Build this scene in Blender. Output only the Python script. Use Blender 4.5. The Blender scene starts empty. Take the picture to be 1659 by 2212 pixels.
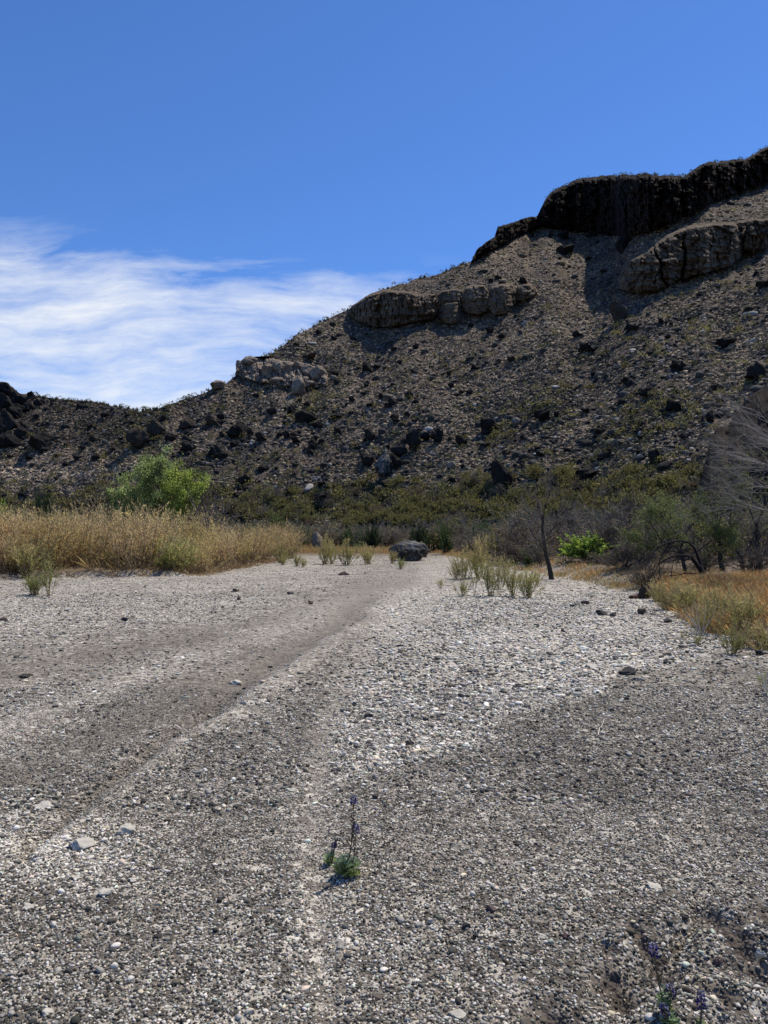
import bpy, math
import numpy as np
from mathutils import Vector, Euler

# ------------------------------------------------------------------ basics
scene = bpy.context.scene
COL = scene.collection
F = 1671.0; U0 = 829.5; V0 = 1150.0; EYE = 1.6
def rngs(s): return np.random.default_rng(s)
def sstep(x, a, b):
    t = np.clip((np.asarray(x, float) - a) / (b - a), 0, 1); return t * t * (3 - 2 * t)
def _hash(ix, iy, seed):
    h = (ix.astype(np.int64) * 374761393 + iy.astype(np.int64) * 668265263 + seed * 974711) & 0x7fffffff
    h = ((h ^ (h >> 13)) * 1274126177) & 0x7fffffff
    h = h ^ (h >> 16)
    return (h & 0xffffff) / float(0xffffff)
def vnoise(x, y, seed=0):
    x = np.asarray(x, float); y = np.asarray(y, float)
    ix = np.floor(x); iy = np.floor(y); fx = x - ix; fy = y - iy
    fx = fx * fx * fx * (fx * (fx * 6 - 15) + 10); fy = fy * fy * fy * (fy * (fy * 6 - 15) + 10)
    a = _hash(ix, iy, seed); b = _hash(ix + 1, iy, seed); c = _hash(ix, iy + 1, seed); d = _hash(ix + 1, iy + 1, seed)
    return (a + (b - a) * fx) * (1 - fy) + (c + (d - c) * fx) * fy
def fbm(x, y, seed=0, oct=4, gain=.5):
    s = 0; amp = 1; tot = 0
    x = np.asarray(x, float); y = np.asarray(y, float)
    for k in range(oct):
        s = s + amp * (vnoise(x, y, seed + k * 17) * 2 - 1); tot += amp; amp *= gain
        x, y = (x * .8 - y * .6) * 2.03 + 11.3, (x * .6 + y * .8) * 2.03 + 5.7
    return s / tot
def seg_dist(u, v, pts):
    d = np.full(np.shape(u), 1e9)
    for (ax, ay), (bx, by) in zip(pts[:-1], pts[1:]):
        dx, dy = bx - ax, by - ay
        t = np.clip(((u - ax) * dx + (v - ay) * dy) / (dx * dx + dy * dy), 0, 1)
        d = np.minimum(d, np.hypot(u - ax - t * dx, v - ay - t * dy))
    return d

# ------------------------------------------------------------------ mesh building
def new_mesh(name, V, Fc, mat=None, tint=None, attrs=None, smooth=False):
    V = np.asarray(V, np.float32); Fc = np.asarray(Fc, np.int32)
    me = bpy.data.meshes.new(name)
    me.vertices.add(len(V)); me.vertices.foreach_set('co', V.ravel())
    k = Fc.shape[1]
    me.loops.add(Fc.size); me.loops.foreach_set('vertex_index', Fc.ravel())
    me.polygons.add(len(Fc)); me.polygons.foreach_set('loop_start', np.arange(0, Fc.size, k, dtype=np.int32))
    if smooth: me.polygons.foreach_set('use_smooth', np.ones(len(Fc), bool))
    me.update(calc_edges=True)
    if tint is not None:
        a = me.attributes.new('tint', 'FLOAT_COLOR', 'POINT')
        t = np.ones((len(V), 4), np.float32); t[:, :3] = tint; a.data.foreach_set('color', t.ravel())
    for nm, arr in (attrs or {}).items():
        a = me.attributes.new(nm, 'FLOAT', 'POINT'); a.data.foreach_set('value', np.asarray(arr, np.float32).ravel())
    if mat: me.materials.append(mat)
    return me
def link(name, me, parent=None, loc=(0, 0, 0), rotz=0, scale=None):
    o = bpy.data.objects.new(name, me); COL.objects.link(o)
    o.location = loc; o.rotation_euler = (0, 0, rotz)
    if scale is not None: o.scale = scale if hasattr(scale, '__len__') else (scale,) * 3
    if parent: o.parent = parent
    return o
def tag(o, label=None, cat=None, group=None, kind=None):
    if label: o['label'] = label
    if cat: o['category'] = cat
    if group: o['group'] = group
    if kind: o['kind'] = kind
    return o
def copy_tree(o, parent=None):
    c = o.copy(); COL.objects.link(c); c.parent = parent
    for ch in list(o.children): copy_tree(ch, c)
    return c
class Bag:
    def __init__(s): s.V = []; s.F = []; s.T = []; s.n = 0
    def add(s, V, Fc, T):
        if len(V) == 0: return
        s.V.append(V); s.F.append(Fc + s.n); s.n += len(V)
        T = np.asarray(T, float)
        s.T.append(np.broadcast_to(T, (len(V), 3)) if T.ndim == 1 else T)
    def arrays(s): return np.concatenate(s.V), np.concatenate(s.F), np.concatenate(s.T)
    def mesh(s, name, mat, smooth=False):
        V, Fc, T = s.arrays(); return new_mesh(name, V, Fc, mat, T, smooth=smooth)
def ico(sub):
    p = (1 + 5 ** .5) / 2
    V = np.array([(-1, p, 0), (1, p, 0), (-1, -p, 0), (1, -p, 0), (0, -1, p), (0, 1, p), (0, -1, -p), (0, 1, -p), (p, 0, -1), (p, 0, 1), (-p, 0, -1), (-p, 0, 1)], float)
    V /= np.linalg.norm(V[0])
    Fc = [(0, 11, 5), (0, 5, 1), (0, 1, 7), (0, 7, 10), (0, 10, 11), (1, 5, 9), (5, 11, 4), (11, 10, 2), (10, 7, 6), (7, 1, 8), (3, 9, 4), (3, 4, 2), (3, 2, 6), (3, 6, 8), (3, 8, 9), (4, 9, 5), (2, 4, 11), (6, 2, 10), (8, 6, 7), (9, 8, 1)]
    V = [tuple(v) for v in V]
    for _ in range(sub):
        mid = {}; out = []
        def m(a, b):
            k = (min(a, b), max(a, b))
            if k not in mid:
                q = np.array(V[a]) + np.array(V[b]); q /= np.linalg.norm(q); V.append(tuple(q)); mid[k] = len(V) - 1
            return mid[k]
        for a, b, c in Fc:
            ab, bc, ca = m(a, b), m(b, c), m(c, a); out += [(a, ab, ca), (b, bc, ab), (c, ca, bc), (ab, bc, ca)]
        Fc = out
    return np.array(V), np.array(Fc)
def rock_shape(seed, sub=3, cuts=9, rough=.12, depth=(.55, .95)):
    r = rngs(seed); V, Fc = ico(sub); V = V.copy(); U = V.copy()
    for _ in range(cuts):                       # chop with random planes for facets
        n = r.normal(size=3); n /= np.linalg.norm(n); d = r.uniform(*depth)
        s = V @ n; over = s > d; V[over] -= np.outer(s[over] - d, n) * .93
    if sub >= 2:
        nz = fbm(U[:, 0] * 1.6 + seed, U[:, 1] * 1.6 + U[:, 2] * 1.9, seed, 4) * rough * 1.6 + fbm(U[:, 0] * 5 + 7, U[:, 1] * 3 + U[:, 2] * 6, seed + 5, 3) * rough
        V = V * (1 + nz[:, None])
    else: V = V * (1 + r.uniform(-rough, rough, (len(V), 1)))
    return V, Fc
def rotmats(yaw, tilt, tdir):
    c, s = np.cos(yaw), np.sin(yaw); z = np.zeros_like(yaw); o = z + 1
    Rz = np.stack([c, -s, z, s, c, z, z, z, o], -1).reshape(-1, 3, 3)
    a, b = np.cos(tdir), np.sin(tdir); ct, st = np.cos(tilt), np.sin(tilt); k = 1 - ct   # tilt about a horizontal axis
    Rt = np.stack([ct + a * a * k, a * b * k, b * st, a * b * k, ct + b * b * k, -a * st, -b * st, a * st, ct], -1).reshape(-1, 3, 3)
    return Rt @ Rz
def scatter(variants, pos, scl, tint, seed, tilt=.25, vary=.0):
    """many copies merged into one mesh: variants [(V,F)], pos (N,3), scl (N,3), tint (N,3)"""
    r = rngs(seed); N = len(pos); bag = Bag(); pick = r.integers(0, len(variants), N)
    R = rotmats(r.uniform(0, 6.283, N), r.normal(0, tilt, N), r.uniform(0, 6.283, N))
    for k, (V, Fc) in enumerate(variants):
        i = np.where(pick == k)[0]
        if len(i) == 0: continue
        W = np.einsum('nij,nvj->nvi', R[i], V[None] * scl[i][:, None, :]) + pos[i][:, None, :]
        T = np.repeat(tint[i][:, None, :], len(V), 1)
        if vary: T = T * (1 + r.uniform(-vary, vary, (len(i), len(V), 1)))
        FF = Fc[None] + (np.arange(len(i)) * len(V))[:, None, None]
        bag.add(W.reshape(-1, 3), FF.reshape(-1, 3), T.reshape(-1, 3))
    return bag
def tubes(P, R, sides=3):
    """P (N,K,3) paths, R (N,K) radii -> tri mesh"""
    N, K, _ = P.shape
    T = np.gradient(P, axis=1); T /= np.linalg.norm(T, axis=-1, keepdims=True) + 1e-9
    ref = np.where(np.abs(T[..., 2:3]) > .9, np.array([1., 0, 0]), np.array([0, 0, 1.]))
    A = np.cross(T, ref); A /= np.linalg.norm(A, axis=-1, keepdims=True) + 1e-9; B = np.cross(T, A)
    ang = np.arange(sides) * 2 * math.pi / sides
    V = P[:, :, None] + R[:, :, None, None] * (A[:, :, None] * np.cos(ang)[None, None, :, None] + B[:, :, None] * np.sin(ang)[None, None, :, None])
    idx = np.arange(N * K * sides).reshape(N, K, sides); a = idx[:, :-1]; b = idx[:, 1:]
    a2 = np.roll(a, -1, 2); b2 = np.roll(b, -1, 2)
    Fc = np.concatenate([np.stack([a, b, a2], -1).reshape(-1, 3), np.stack([a2, b, b2], -1).reshape(-1, 3)])
    return V.reshape(-1, 3), Fc
def blades(P, D, L, W, r, bend=.0):
    """thin diamond leaves: base P, direction D, length L, width W"""
    N = len(P); D = D / (np.linalg.norm(D, axis=1, keepdims=True) + 1e-9)
    q = r.normal(size=(N, 3)); S = np.cross(D, q); S /= np.linalg.norm(S, axis=1, keepdims=True) + 1e-9
    L = np.broadcast_to(L, N)[:, None]; W = np.broadcast_to(W, N)[:, None]
    tip = P + D * L; tip[:, 2] -= (bend * L)[:, 0]
    m = P + D * L * .45
    V = np.stack([P, m + S * W * .5, tip, m - S * W * .5], 1).reshape(-1, 3)
    i = np.arange(N)[:, None] * 4
    Fc = np.concatenate([i + np.array([[0, 1, 2]]), i + np.array([[0, 2, 3]])])
    return V, Fc

# ------------------------------------------------------------------ materials
def mat_new(name):
    m = bpy.data.materials.new(name); m.use_nodes = True; nt = m.node_tree; nt.nodes.clear()
    out = nt.nodes.new('ShaderNodeOutputMaterial'); return m, nt, out
class NT:
    def __init__(s, nt): s.nt = nt
    def n(s, t, **kw):
        x = s.nt.nodes.new(t)
        for k, v in kw.items():
            if k.startswith('i_'): x.inputs[k[2:].replace('_', ' ')].default_value = v
            else: setattr(x, k, v)
        return x
    def l(s, a, b): s.nt.links.new(a, b)
    def val(s, x, sock):
        if isinstance(x, (int, float)): sock.default_value = x
        else: s.l(x, sock)
    def math(s, op, a, b=0.0, clamp=False):
        m = s.n('ShaderNodeMath', operation=op); m.use_clamp = clamp; s.val(a, m.inputs[0]); s.val(b, m.inputs[1]); return m.outputs[0]
    def mix(s, fac, a, b, mode='MIX'):
        m = s.n('ShaderNodeMix', data_type='RGBA', blend_type=mode)
        s.val(fac, m.inputs[0])
        for v, k in ((a, 6), (b, 7)):
            if isinstance(v, tuple): m.inputs[k].default_value = (*v, 1) if len(v) == 3 else v
            else: s.l(v, m.inputs[k])
        return m.outputs[2]
    def noise(s, vec, scale, detail=4, rough=.55, out='Fac'):
        x = s.n('ShaderNodeTexNoise'); x.inputs['Scale'].default_value = scale; x.inputs['Detail'].default_value = detail; x.inputs['Roughness'].default_value = rough
        if vec is not None: s.l(vec, x.inputs['Vector'])
        return x.outputs[out]
    def voro(s, vec, scale, feature='F1', rnd=1.0):
        x = s.n('ShaderNodeTexVoronoi', feature=feature); x.inputs['Scale'].default_value = scale; x.inputs['Randomness'].default_value = rnd
        if vec is not None: s.l(vec, x.inputs['Vector'])
        return x
    def ramp(s, fac, stops):
        x = s.n('ShaderNodeValToRGB'); e = x.color_ramp.elements
        while len(e) < len(stops): e.new(.5)
        for q, (p, c) in zip(e, stops): q.position = p; q.color = (*c, 1) if len(c) == 3 else c
        s.l(fac, x.inputs[0]); return x.outputs[0]
    def bump(s, h, strength, dist, normal=None):
        x = s.n('ShaderNodeBump'); x.inputs['Strength'].default_value = strength; x.inputs['Distance'].default_value = dist
        s.l(h, x.inputs['Height'])
        if normal is not None: s.l(normal, x.inputs['Normal'])
        return x.outputs[0]
def m_leaf(name, trans=.48, rough=.6):
    m, nt, out = mat_new(name); N = NT(nt)
    a = N.n('ShaderNodeAttribute', attribute_name='tint')
    oi = N.n('ShaderNodeObjectInfo')
    k = N.math('MULTIPLY_ADD', oi.outputs['Random'], .3); k.node.inputs[2].default_value = .85
    c = N.n('ShaderNodeVectorMath', operation='SCALE'); N.l(a.outputs['Color'], c.inputs[0]); N.l(k, c.inputs['Scale'])
    d = N.n('ShaderNodeBsdfPrincipled'); d.inputs['Roughness'].default_value = rough; d.inputs['Specular IOR Level'].default_value = .25; N.l(c.outputs[0], d.inputs['Base Color'])
    t = N.n('ShaderNodeBsdfTranslucent'); N.l(c.outputs[0], t.inputs['Color'])
    x = N.n('ShaderNodeMixShader'); x.inputs[0].default_value = trans; N.l(d.outputs[0], x.inputs[1]); N.l(t.outputs[0], x.inputs[2]); N.l(x.outputs[0], out.inputs[0])
    return m
def m_tint(name, rough=.9, nscale=8., namp=.5, bump=0., bdist=.05, spec=.2):
    m, nt, out = mat_new(name); N = NT(nt)
    a = N.n('ShaderNodeAttribute', attribute_name='tint'); g = N.n('ShaderNodeNewGeometry')
    nz = N.noise(g.outputs['Position'], nscale, 5, .65)
    k = N.math('MULTIPLY_ADD', nz, namp * 2); k.node.inputs[2].default_value = 1 - namp
    c = N.n('ShaderNodeVectorMath', operation='SCALE'); N.l(a.outputs['Color'], c.inputs[0]); N.l(k, c.inputs['Scale'])
    d = N.n('ShaderNodeBsdfPrincipled'); d.inputs['Roughness'].default_value = rough; d.inputs['Specular IOR Level'].default_value = spec
    N.l(c.outputs[0], d.inputs['Base Color'])
    if bump: N.l(N.bump(nz, bump, bdist), d.inputs['Normal'])
    N.l(d.outputs[0], out.inputs[0]); return m
def m_rock(name, c0, c1, c2, scale=1., streak=0., bed=0., bdist=.15, lichen=None):
    """object space weathered rock: three tones by noise, optional horizontal beds and vertical streaks"""
    m, nt, out = mat_new(name); N = NT(nt)
    g = N.n('ShaderNodeNewGeometry'); P = g.outputs['Position']
    n1 = N.noise(P, .6 * scale, 6, .65); n2 = N.noise(P, 5 * scale, 5, .7)
    f = N.math('MULTIPLY_ADD', n2, .5); N.l(N.math('MULTIPLY', n1, .6), f.node.inputs[2])
    col = N.ramp(f, [(.32, c0), (.52, c1), (.72, c2)])
    h = n2
    if streak:
        mp = N.n('ShaderNodeMapping'); mp.inputs['Scale'].default_value = (1, 1, .12); N.l(P, mp.inputs['Vector'])
        s1 = N.noise(mp.outputs[0], .8 * scale, 4, .6)
        col = N.mix(N.math('MULTIPLY', N.ramp(s1, [(.42, (0, 0, 0)), (.62, (1, 1, 1))]), streak), col, c0)
    if bed:
        mp = N.n('ShaderNodeMapping'); mp.inputs['Scale'].default_value = (.06, .06, 1); N.l(P, mp.inputs['Vector'])
        s2 = N.noise(mp.outputs[0], 1.1 * scale, 4, .7)
        col = N.mix(N.math('MULTIPLY', N.ramp(s2, [(.45, (0, 0, 0)), (.56, (1, 1, 1))]), bed), col, c2)
        h = N.math('MULTIPLY_ADD', s2, 1.5); N.l(n2, h.node.inputs[2])
    if lichen:
        v = N.noise(P, 3 * scale, 6, .75)
        col = N.mix(N.ramp(v, [(.5, (0, 0, 0)), (.62, (1, 1, 1))]), col, lichen)
    d = N.n('ShaderNodeBsdfPrincipled'); d.inputs['Roughness'].default_value = .95; d.inputs['Specular IOR Level'].default_value = .06
    N.l(col, d.inputs['Base Color']); N.l(N.bump(h, .8, bdist), d.inputs['Normal']); N.l(d.outputs[0], out.inputs[0]); return m
LEAF = m_leaf('dry_leaf'); LEAFG = m_leaf('green_leaf', .5)
WOOD = m_tint('bark', nscale=30, namp=.35)
PEB = m_tint('pebble', rough=.8, nscale=60, namp=.3)
TUFT = m_tint('tuft', nscale=6, namp=.4)
BASALT = m_rock('dark_rock', (.010, .010, .010), (.022, .020, .019), (.05, .046, .042), .8, bdist=.3)
BROWNR = m_rock('brown_rock', (.028, .023, .019), (.05, .041, .034), (.085, .07, .058), .6, bdist=.2)
PALER = m_rock('pale_rock', (.08, .068, .056), (.17, .145, .12), (.30, .26, .215), .6, bdist=.2)
CREAM = m_rock('cream_rock', (.10, .078, .058), (.21, .165, .125), (.32, .27, .215), .5, bdist=.25, lichen=(.20, .17, .14))
BEDDED = m_rock('bedded_rock', (.06, .048, .037), (.135, .105, .077), (.23, .18, .13), .35, streak=.55, bed=.7, bdist=.8)
CLIFFM = m_rock('cliff_rock', (.009, .008, .008), (.026, .020, .016), (.08, .05, .035), .25, streak=.6, bdist=.8)
GREYB = m_rock('grey_boulder', (.013, .013, .012), (.04, .039, .037), (.27, .26, .24), 1.4, bed=.4, bdist=.12)
WSTONE = m_rock('white_stone', (.24, .22, .19), (.42, .39, .33), (.54, .50, .43), 6, bdist=.01)
DSTONE = m_rock('dark_stone', (.035, .033, .032), (.06, .055, .052), (.10, .092, .086), 6, bdist=.01)
RSTONE = m_rock('red_stone', (.07, .045, .038), (.12, .08, .068), (.18, .13, .11), 6, bdist=.01)

# ------------------------------------------------------------------ world, sun, camera
SUN_EL = 63.0; SUN_AZ = 52.0       # azimuth measured from +Y (the view direction) towards +X
w = bpy.data.worlds.new('World'); scene.world = w; w.use_nodes = True
nt = w.node_tree; nt.nodes.clear(); N = NT(nt)
wo = N.n('ShaderNodeOutputWorld'); bg = N.n('ShaderNodeBackground'); bg.inputs[1].default_value = .118
sky = N.n('ShaderNodeTexSky', sky_type='NISHITA'); sky.sun_disc = False
sky.sun_elevation = math.radians(SUN_EL); sky.sun_rotation = math.radians(SUN_AZ)
sky.altitude = 900; sky.air_density = 1.0; sky.dust_density = .15; sky.ozone_density = 3.0
tc = N.n('ShaderNodeTexCoord'); sx = N.n('ShaderNodeSeparateXYZ'); N.l(tc.outputs['Generated'], sx.inputs[0])
X, Y, Z = sx.outputs
ya = N.math('MAXIMUM', N.math('ABSOLUTE', Y), .08)
A = N.math('DIVIDE', X, ya); T = N.math('DIVIDE', Z, ya)     # tangents of bearing and elevation
# coordinates along the cirrus streaks
cv = N.n('ShaderNodeCombineXYZ'); N.l(A, cv.inputs[0]); N.l(T, cv.inputs[1])
wrp = N.noise(cv.outputs[0], 3.2, 3, .5, 'Color')
wv = N.n('ShaderNodeVectorMath', operation='MULTIPLY_ADD'); N.l(wrp, wv.inputs[0]); wv.inputs[1].default_value = (.16, .10, 0); N.l(cv.outputs[0], wv.inputs[2])
mp = N.n('ShaderNodeMapping'); mp.inputs['Rotation'].default_value = (0, 0, math.radians(10)); mp.inputs['Scale'].default_value = (1., 3.6, 1); N.l(wv.outputs[0], mp.inputs['Vector'])
n1 = N.noise(mp.outputs[0], 3.2, 7, .62)
mp2 = N.n('ShaderNodeMapping'); mp2.inputs['Rotation'].default_value = (0, 0, math.radians(14)); mp2.inputs['Scale'].default_value = (1., 7., 1); N.l(wv.outputs[0], mp2.inputs['Vector'])
n2 = N.noise(mp2.outputs[0], 6., 6, .7)
# cloud bank: lower left of the sky; its upper edge falls towards the right
edge = N.math('MULTIPLY_ADD', N.math('MULTIPLY', A, A), -.10); edge.node.inputs[2].default_value = 0
top = N.math('ADD', N.math('MULTIPLY', N.math('ADD', A, .5), -.12), .425)
dlt = N.math('SUBTRACT', top, T)          # >0 inside the bank
body = N.math('MULTIPLY', dlt, 3.4)
body = N.math('MINIMUM', body, .30)
f = N.math('ADD', N.math('MULTIPLY', n1, 1.5), N.math('MULTIPLY', n2, .62))
f = N.math('ADD', f, body)
f = N.math('SUBTRACT', f, 1.09)
f = N.math('MULTIPLY', f, 1.75, True)
f = N.math('MULTIPLY', f, .93)
ins = N.n('ShaderNodeMapRange'); ins.interpolation_type = 'SMOOTHSTEP'; N.l(dlt, ins.inputs[0]); ins.inputs[1].default_value = -.01; ins.inputs[2].default_value = .07
f = N.math('MULTIPLY', f, ins.outputs[0])
rt = N.n('ShaderNodeMapRange'); rt.interpolation_type = 'SMOOTHSTEP'; N.l(A, rt.inputs[0]); rt.inputs[1].default_value = .55; rt.inputs[2].default_value = .1
f = N.math('MULTIPLY', f, rt.outputs[0]); f = N.math('MULTIPLY', f, N.math('GREATER_THAN', Y, .05))
# the clear sky, a little deeper blue than the model
skc = N.mix(1.0, sky.outputs[0], (.58, .88, 1.32), 'MULTIPLY')
cl = N.mix(f, skc, (7.6, 7.9, 8.3))
N.l(cl, bg.inputs[0]); N.l(bg.outputs[0], wo.inputs[0])

sl = bpy.data.lights.new('sun', 'SUN'); sl.energy = 5.0; sl.angle = math.radians(.53); sl.color = (1, .93, .80)
so = bpy.data.objects.new('sun', sl); COL.objects.link(so)
e, a = math.radians(SUN_EL), math.radians(SUN_AZ)
sd = Vector((math.sin(a) * math.cos(e), math.cos(a) * math.cos(e), math.sin(e)))
so.rotation_euler = sd.to_track_quat('Z', 'Y').to_euler(); so.location = (20, 20, 60)
cam = bpy.data.cameras.new('camera'); co = bpy.data.objects.new('camera', cam); COL.objects.link(co)
cam.sensor_fit = 'VERTICAL'; cam.sensor_height = 36; cam.lens = 36 * F / 2212; cam.shift_y = (V0 - 1106) / 2212
cam.clip_start = .05; cam.clip_end = 8000
co.location = (0, 0, EYE); co.rotation_euler = (math.radians(90), 0, 0); scene.camera = co
scene.render.engine = 'CYCLES'; scene.view_settings.view_transform = 'Standard'; scene.view_settings.look = 'None'
scene.view_settings.exposure = 0.0; scene.view_settings.gamma = 1
scene.cycles.max_bounces = 6; scene.cycles.transparent_max_bounces = 4

# ------------------------------------------------------------------ the wash floor
YR = [0, 5, 8, 10, 12.7, 19, 28, 34, 41, 60, 90]; XR = [8, 7, 5.8, 4.9, 5.1, 6.6, 6.1, 5.6, 5.2, 4.0, 2.]
YL = [0, 20, 27.5, 28.5, 36, 41, 60, 90]; XL = [-30, -18, -12, -6.9, -6.6, -6.0, -7.0, -7]
def bank(x, y):
    r = sstep(x - np.interp(y, YR, XR), -.1, 1.6); l = sstep(np.interp(y, YL, XL) - x, 0, 1.8)
    return r, l
def fields(x, y):
    """gravel character at a ground point: share of white stones L, coarseness C, sand S, rut R"""
    y = np.maximum(y, .5); u = U0 + F * x / y; v = V0 + F * EYE / y
    wob = fbm(x * .7, y * .7, 3, 4)
    uu = u + wob * 60; vv = v + wob * 25 * np.clip((v - 1150) / 300, .05, 1)
    L = .34 + .08 * sstep(v, 1480, 1290) + .13 * fbm(x * .45, y * .45, 8, 4) + .10 * fbm(x * 1.6, y * 1.6, 9, 3)
    UL = np.interp(vv, [1250, 1300, 1400, 1500, 1600, 1690], [900, 850, 760, 700, 690, 760])
    UR = np.interp(vv, [1250, 1300, 1400, 1440, 1490, 1530, 1600, 1640, 1700], [1500, 1560, 1600, 1490, 1300, 1090, 1030, 930, 740])
    field = sstep(uu - UL, -30, 50) * sstep(UR - uu, -25, 35) * sstep(vv, 1230, 1300) * sstep(vv, 1710, 1660)
    dark = sstep(uu - UR, -15, 60) * sstep(vv, 1435, 1480) * (1 - .45 * sstep(vv, 1620, 1800))
    C = .2 + .45 * field + .3 * sstep(v, 1450, 1250)
    L = L + .155 * field - .145 * dark
    ut = u + wob * 22; vt = v + wob * 9
    G = lambda pts, w_: np.exp(-(seg_dist(ut, vt, pts) / w_) ** 2)
    b1 = G([(-60, 1590), (120, 1530), (350, 1440), (560, 1370), (700, 1320), (860, 1255), (960, 1228)], 22)
    b2 = G([(90, 1840), (150, 1790), (240, 1715), (400, 1590), (520, 1520), (640, 1440), (740, 1370), (830, 1310), (930, 1250)], 17)
    b3 = G([(1000, 1240), (900, 1330), (800, 1400), (730, 1500), (695, 1600), (690, 1750), (685, 1900), (700, 2240)], 30)
    d1 = G([(-60, 1700), (200, 1600), (450, 1480), (660, 1385), (780, 1320)], 40)
    d2 = G([(60, 1830), (190, 1740), (330, 1620), (440, 1530), (560, 1450), (690, 1370), (800, 1300)], 20)
    d3 = G([(-60, 1470), (300, 1385), (560, 1340), (760, 1285), (880, 1245)], 30)
    d4 = G([(610, 2240), (600, 1900), (610, 1700), (640, 1600), (700, 1480), (790, 1380)], 34)
    L = L + .13 * b1 + .11 * b2 + .0 * b3 - .17 * d1 - .20 * d2 - .19 * d3 - .05 * d4
    lf = np.exp(-((uu - 130) / 190) ** 2 - ((vv - 1835) / 75) ** 2)
    L = L + .33 * lf; C = C + .5 * lf - .35 * d1 - .25 * d3 - .3 * b1 - .35 * b2 - .35 * b3
    S = .45 * b3 + .55 * b2 + .4 * b1 + .35 * d1 + .3 * d3 + .2 * d2
    br = sstep(uu, 1150, 1450) * sstep(vv, 1880, 2050)
    L = L + .07 * S - .06 * br; C = C + .2 * br + .08 * sstep(vv, 1800, 2100)
    L = L - .12 * sstep(vv, 1500, 1700)*sstep(uu,700,500)
    return np.clip(L, .05, .95), np.clip(C, 0, 1), np.clip(S, 0, 1), d2 * 1.3 - b2 * .9 - .5 * b1 + .4 * b3, br
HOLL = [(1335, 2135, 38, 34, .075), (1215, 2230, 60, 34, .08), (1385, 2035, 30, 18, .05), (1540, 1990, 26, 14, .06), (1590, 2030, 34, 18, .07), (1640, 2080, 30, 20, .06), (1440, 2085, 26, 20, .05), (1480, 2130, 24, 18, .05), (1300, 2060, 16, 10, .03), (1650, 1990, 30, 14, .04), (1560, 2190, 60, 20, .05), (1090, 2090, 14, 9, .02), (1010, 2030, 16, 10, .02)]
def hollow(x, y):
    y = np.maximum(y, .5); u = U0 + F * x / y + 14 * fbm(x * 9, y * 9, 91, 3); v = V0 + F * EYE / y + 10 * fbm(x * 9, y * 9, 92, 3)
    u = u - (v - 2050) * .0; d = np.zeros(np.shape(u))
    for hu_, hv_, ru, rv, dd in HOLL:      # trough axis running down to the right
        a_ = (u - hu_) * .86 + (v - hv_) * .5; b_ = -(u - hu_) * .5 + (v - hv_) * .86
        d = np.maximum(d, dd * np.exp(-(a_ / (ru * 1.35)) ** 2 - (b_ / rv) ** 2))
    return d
def ground_h(x, y):
    x = np.asarray(x, float); y = np.asarray(y, float)
    L, C, S, R, br = fields(x, y); r, l = bank(x, y)
    near = sstep(y, 60, 8)
    h = .05 * fbm(x * .35, y * .35, 21, 3) + .022 * fbm(x * 1.1, y * 1.1, 22, 3) + .010 * near * fbm(x * 4, y * 4, 23, 3)
    h = h - .045 * R * near
    # little eroded scarps in the near right corner, running away to the lower right
    q = (x * .80 + y * .60); p = (x * -.60 + y * .80)
    sc = (vnoise(p * 3.6 + .5 * fbm(q * 2.2, p * 2.2, 31), q * .9, 32) - .5)
    h = h + br * (.16 * np.abs(sc) * 2 - .09 + .02 * fbm(x * 12, y * 12, 33, 3))
    h = h - hollow(x, y) * 1.15
    h = h + .34 * r * (1 + .5 * fbm(x * .8, y * .8, 41, 3)) + .22 * l * (1 + .4 * fbm(x, y, 42, 3))
    return h
def gpos(u, v):
    """world point of the wash floor seen at photo coordinate (u, v)"""
    y = EYE * F / (v - V0); x = (u - U0) / F * y
    for _ in range(4):
        h = float(ground_h(np.array([x]), np.array([y]))[0]); y = (EYE - h) * F / (v - V0); x = (u - U0) / F * y
    return Vector((x, y, h))
def gpt(u, Yd):
    x = (u - U0) / F * Yd; return Vector((x, Yd, float(ground_h(np.array([x]), np.array([Yd]))[0])))
avals = np.concatenate([np.linspace(-6, -.92, 40), np.linspace(-.9, .9, 1000), np.linspace(.92, 6, 40)])
yrows = np.concatenate([[.25, .6, 1.0, 1.5], np.geomspace(1.9, 70, 900), np.geomspace(72, 4000, 40)])
yrows = np.concatenate([[-4000, -600, -80, -12, -3, -.8], yrows])
AA, YY = np.meshgrid(avals, yrows); XX = AA * np.sqrt(YY ** 2 + 1)
HH = ground_h(XX, YY); HH = np.where(YY > 75, HH * sstep(YY, 110, 75) , HH)
GL, GC, GS, GR, GB = fields(XX, YY)
nr, nc = AA.shape; idx = np.arange(nr * nc).reshape(nr, nc)
quads = np.stack([idx[:-1, :-1], idx[:-1, 1:], idx[1:, 1:], idx[1:, :-1]], -1).reshape(-1, 4)
br_, bl_ = bank(XX, YY); veg = np.clip(br_ + bl_ + sstep(YY, 46, 60), 0, 1)
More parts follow.
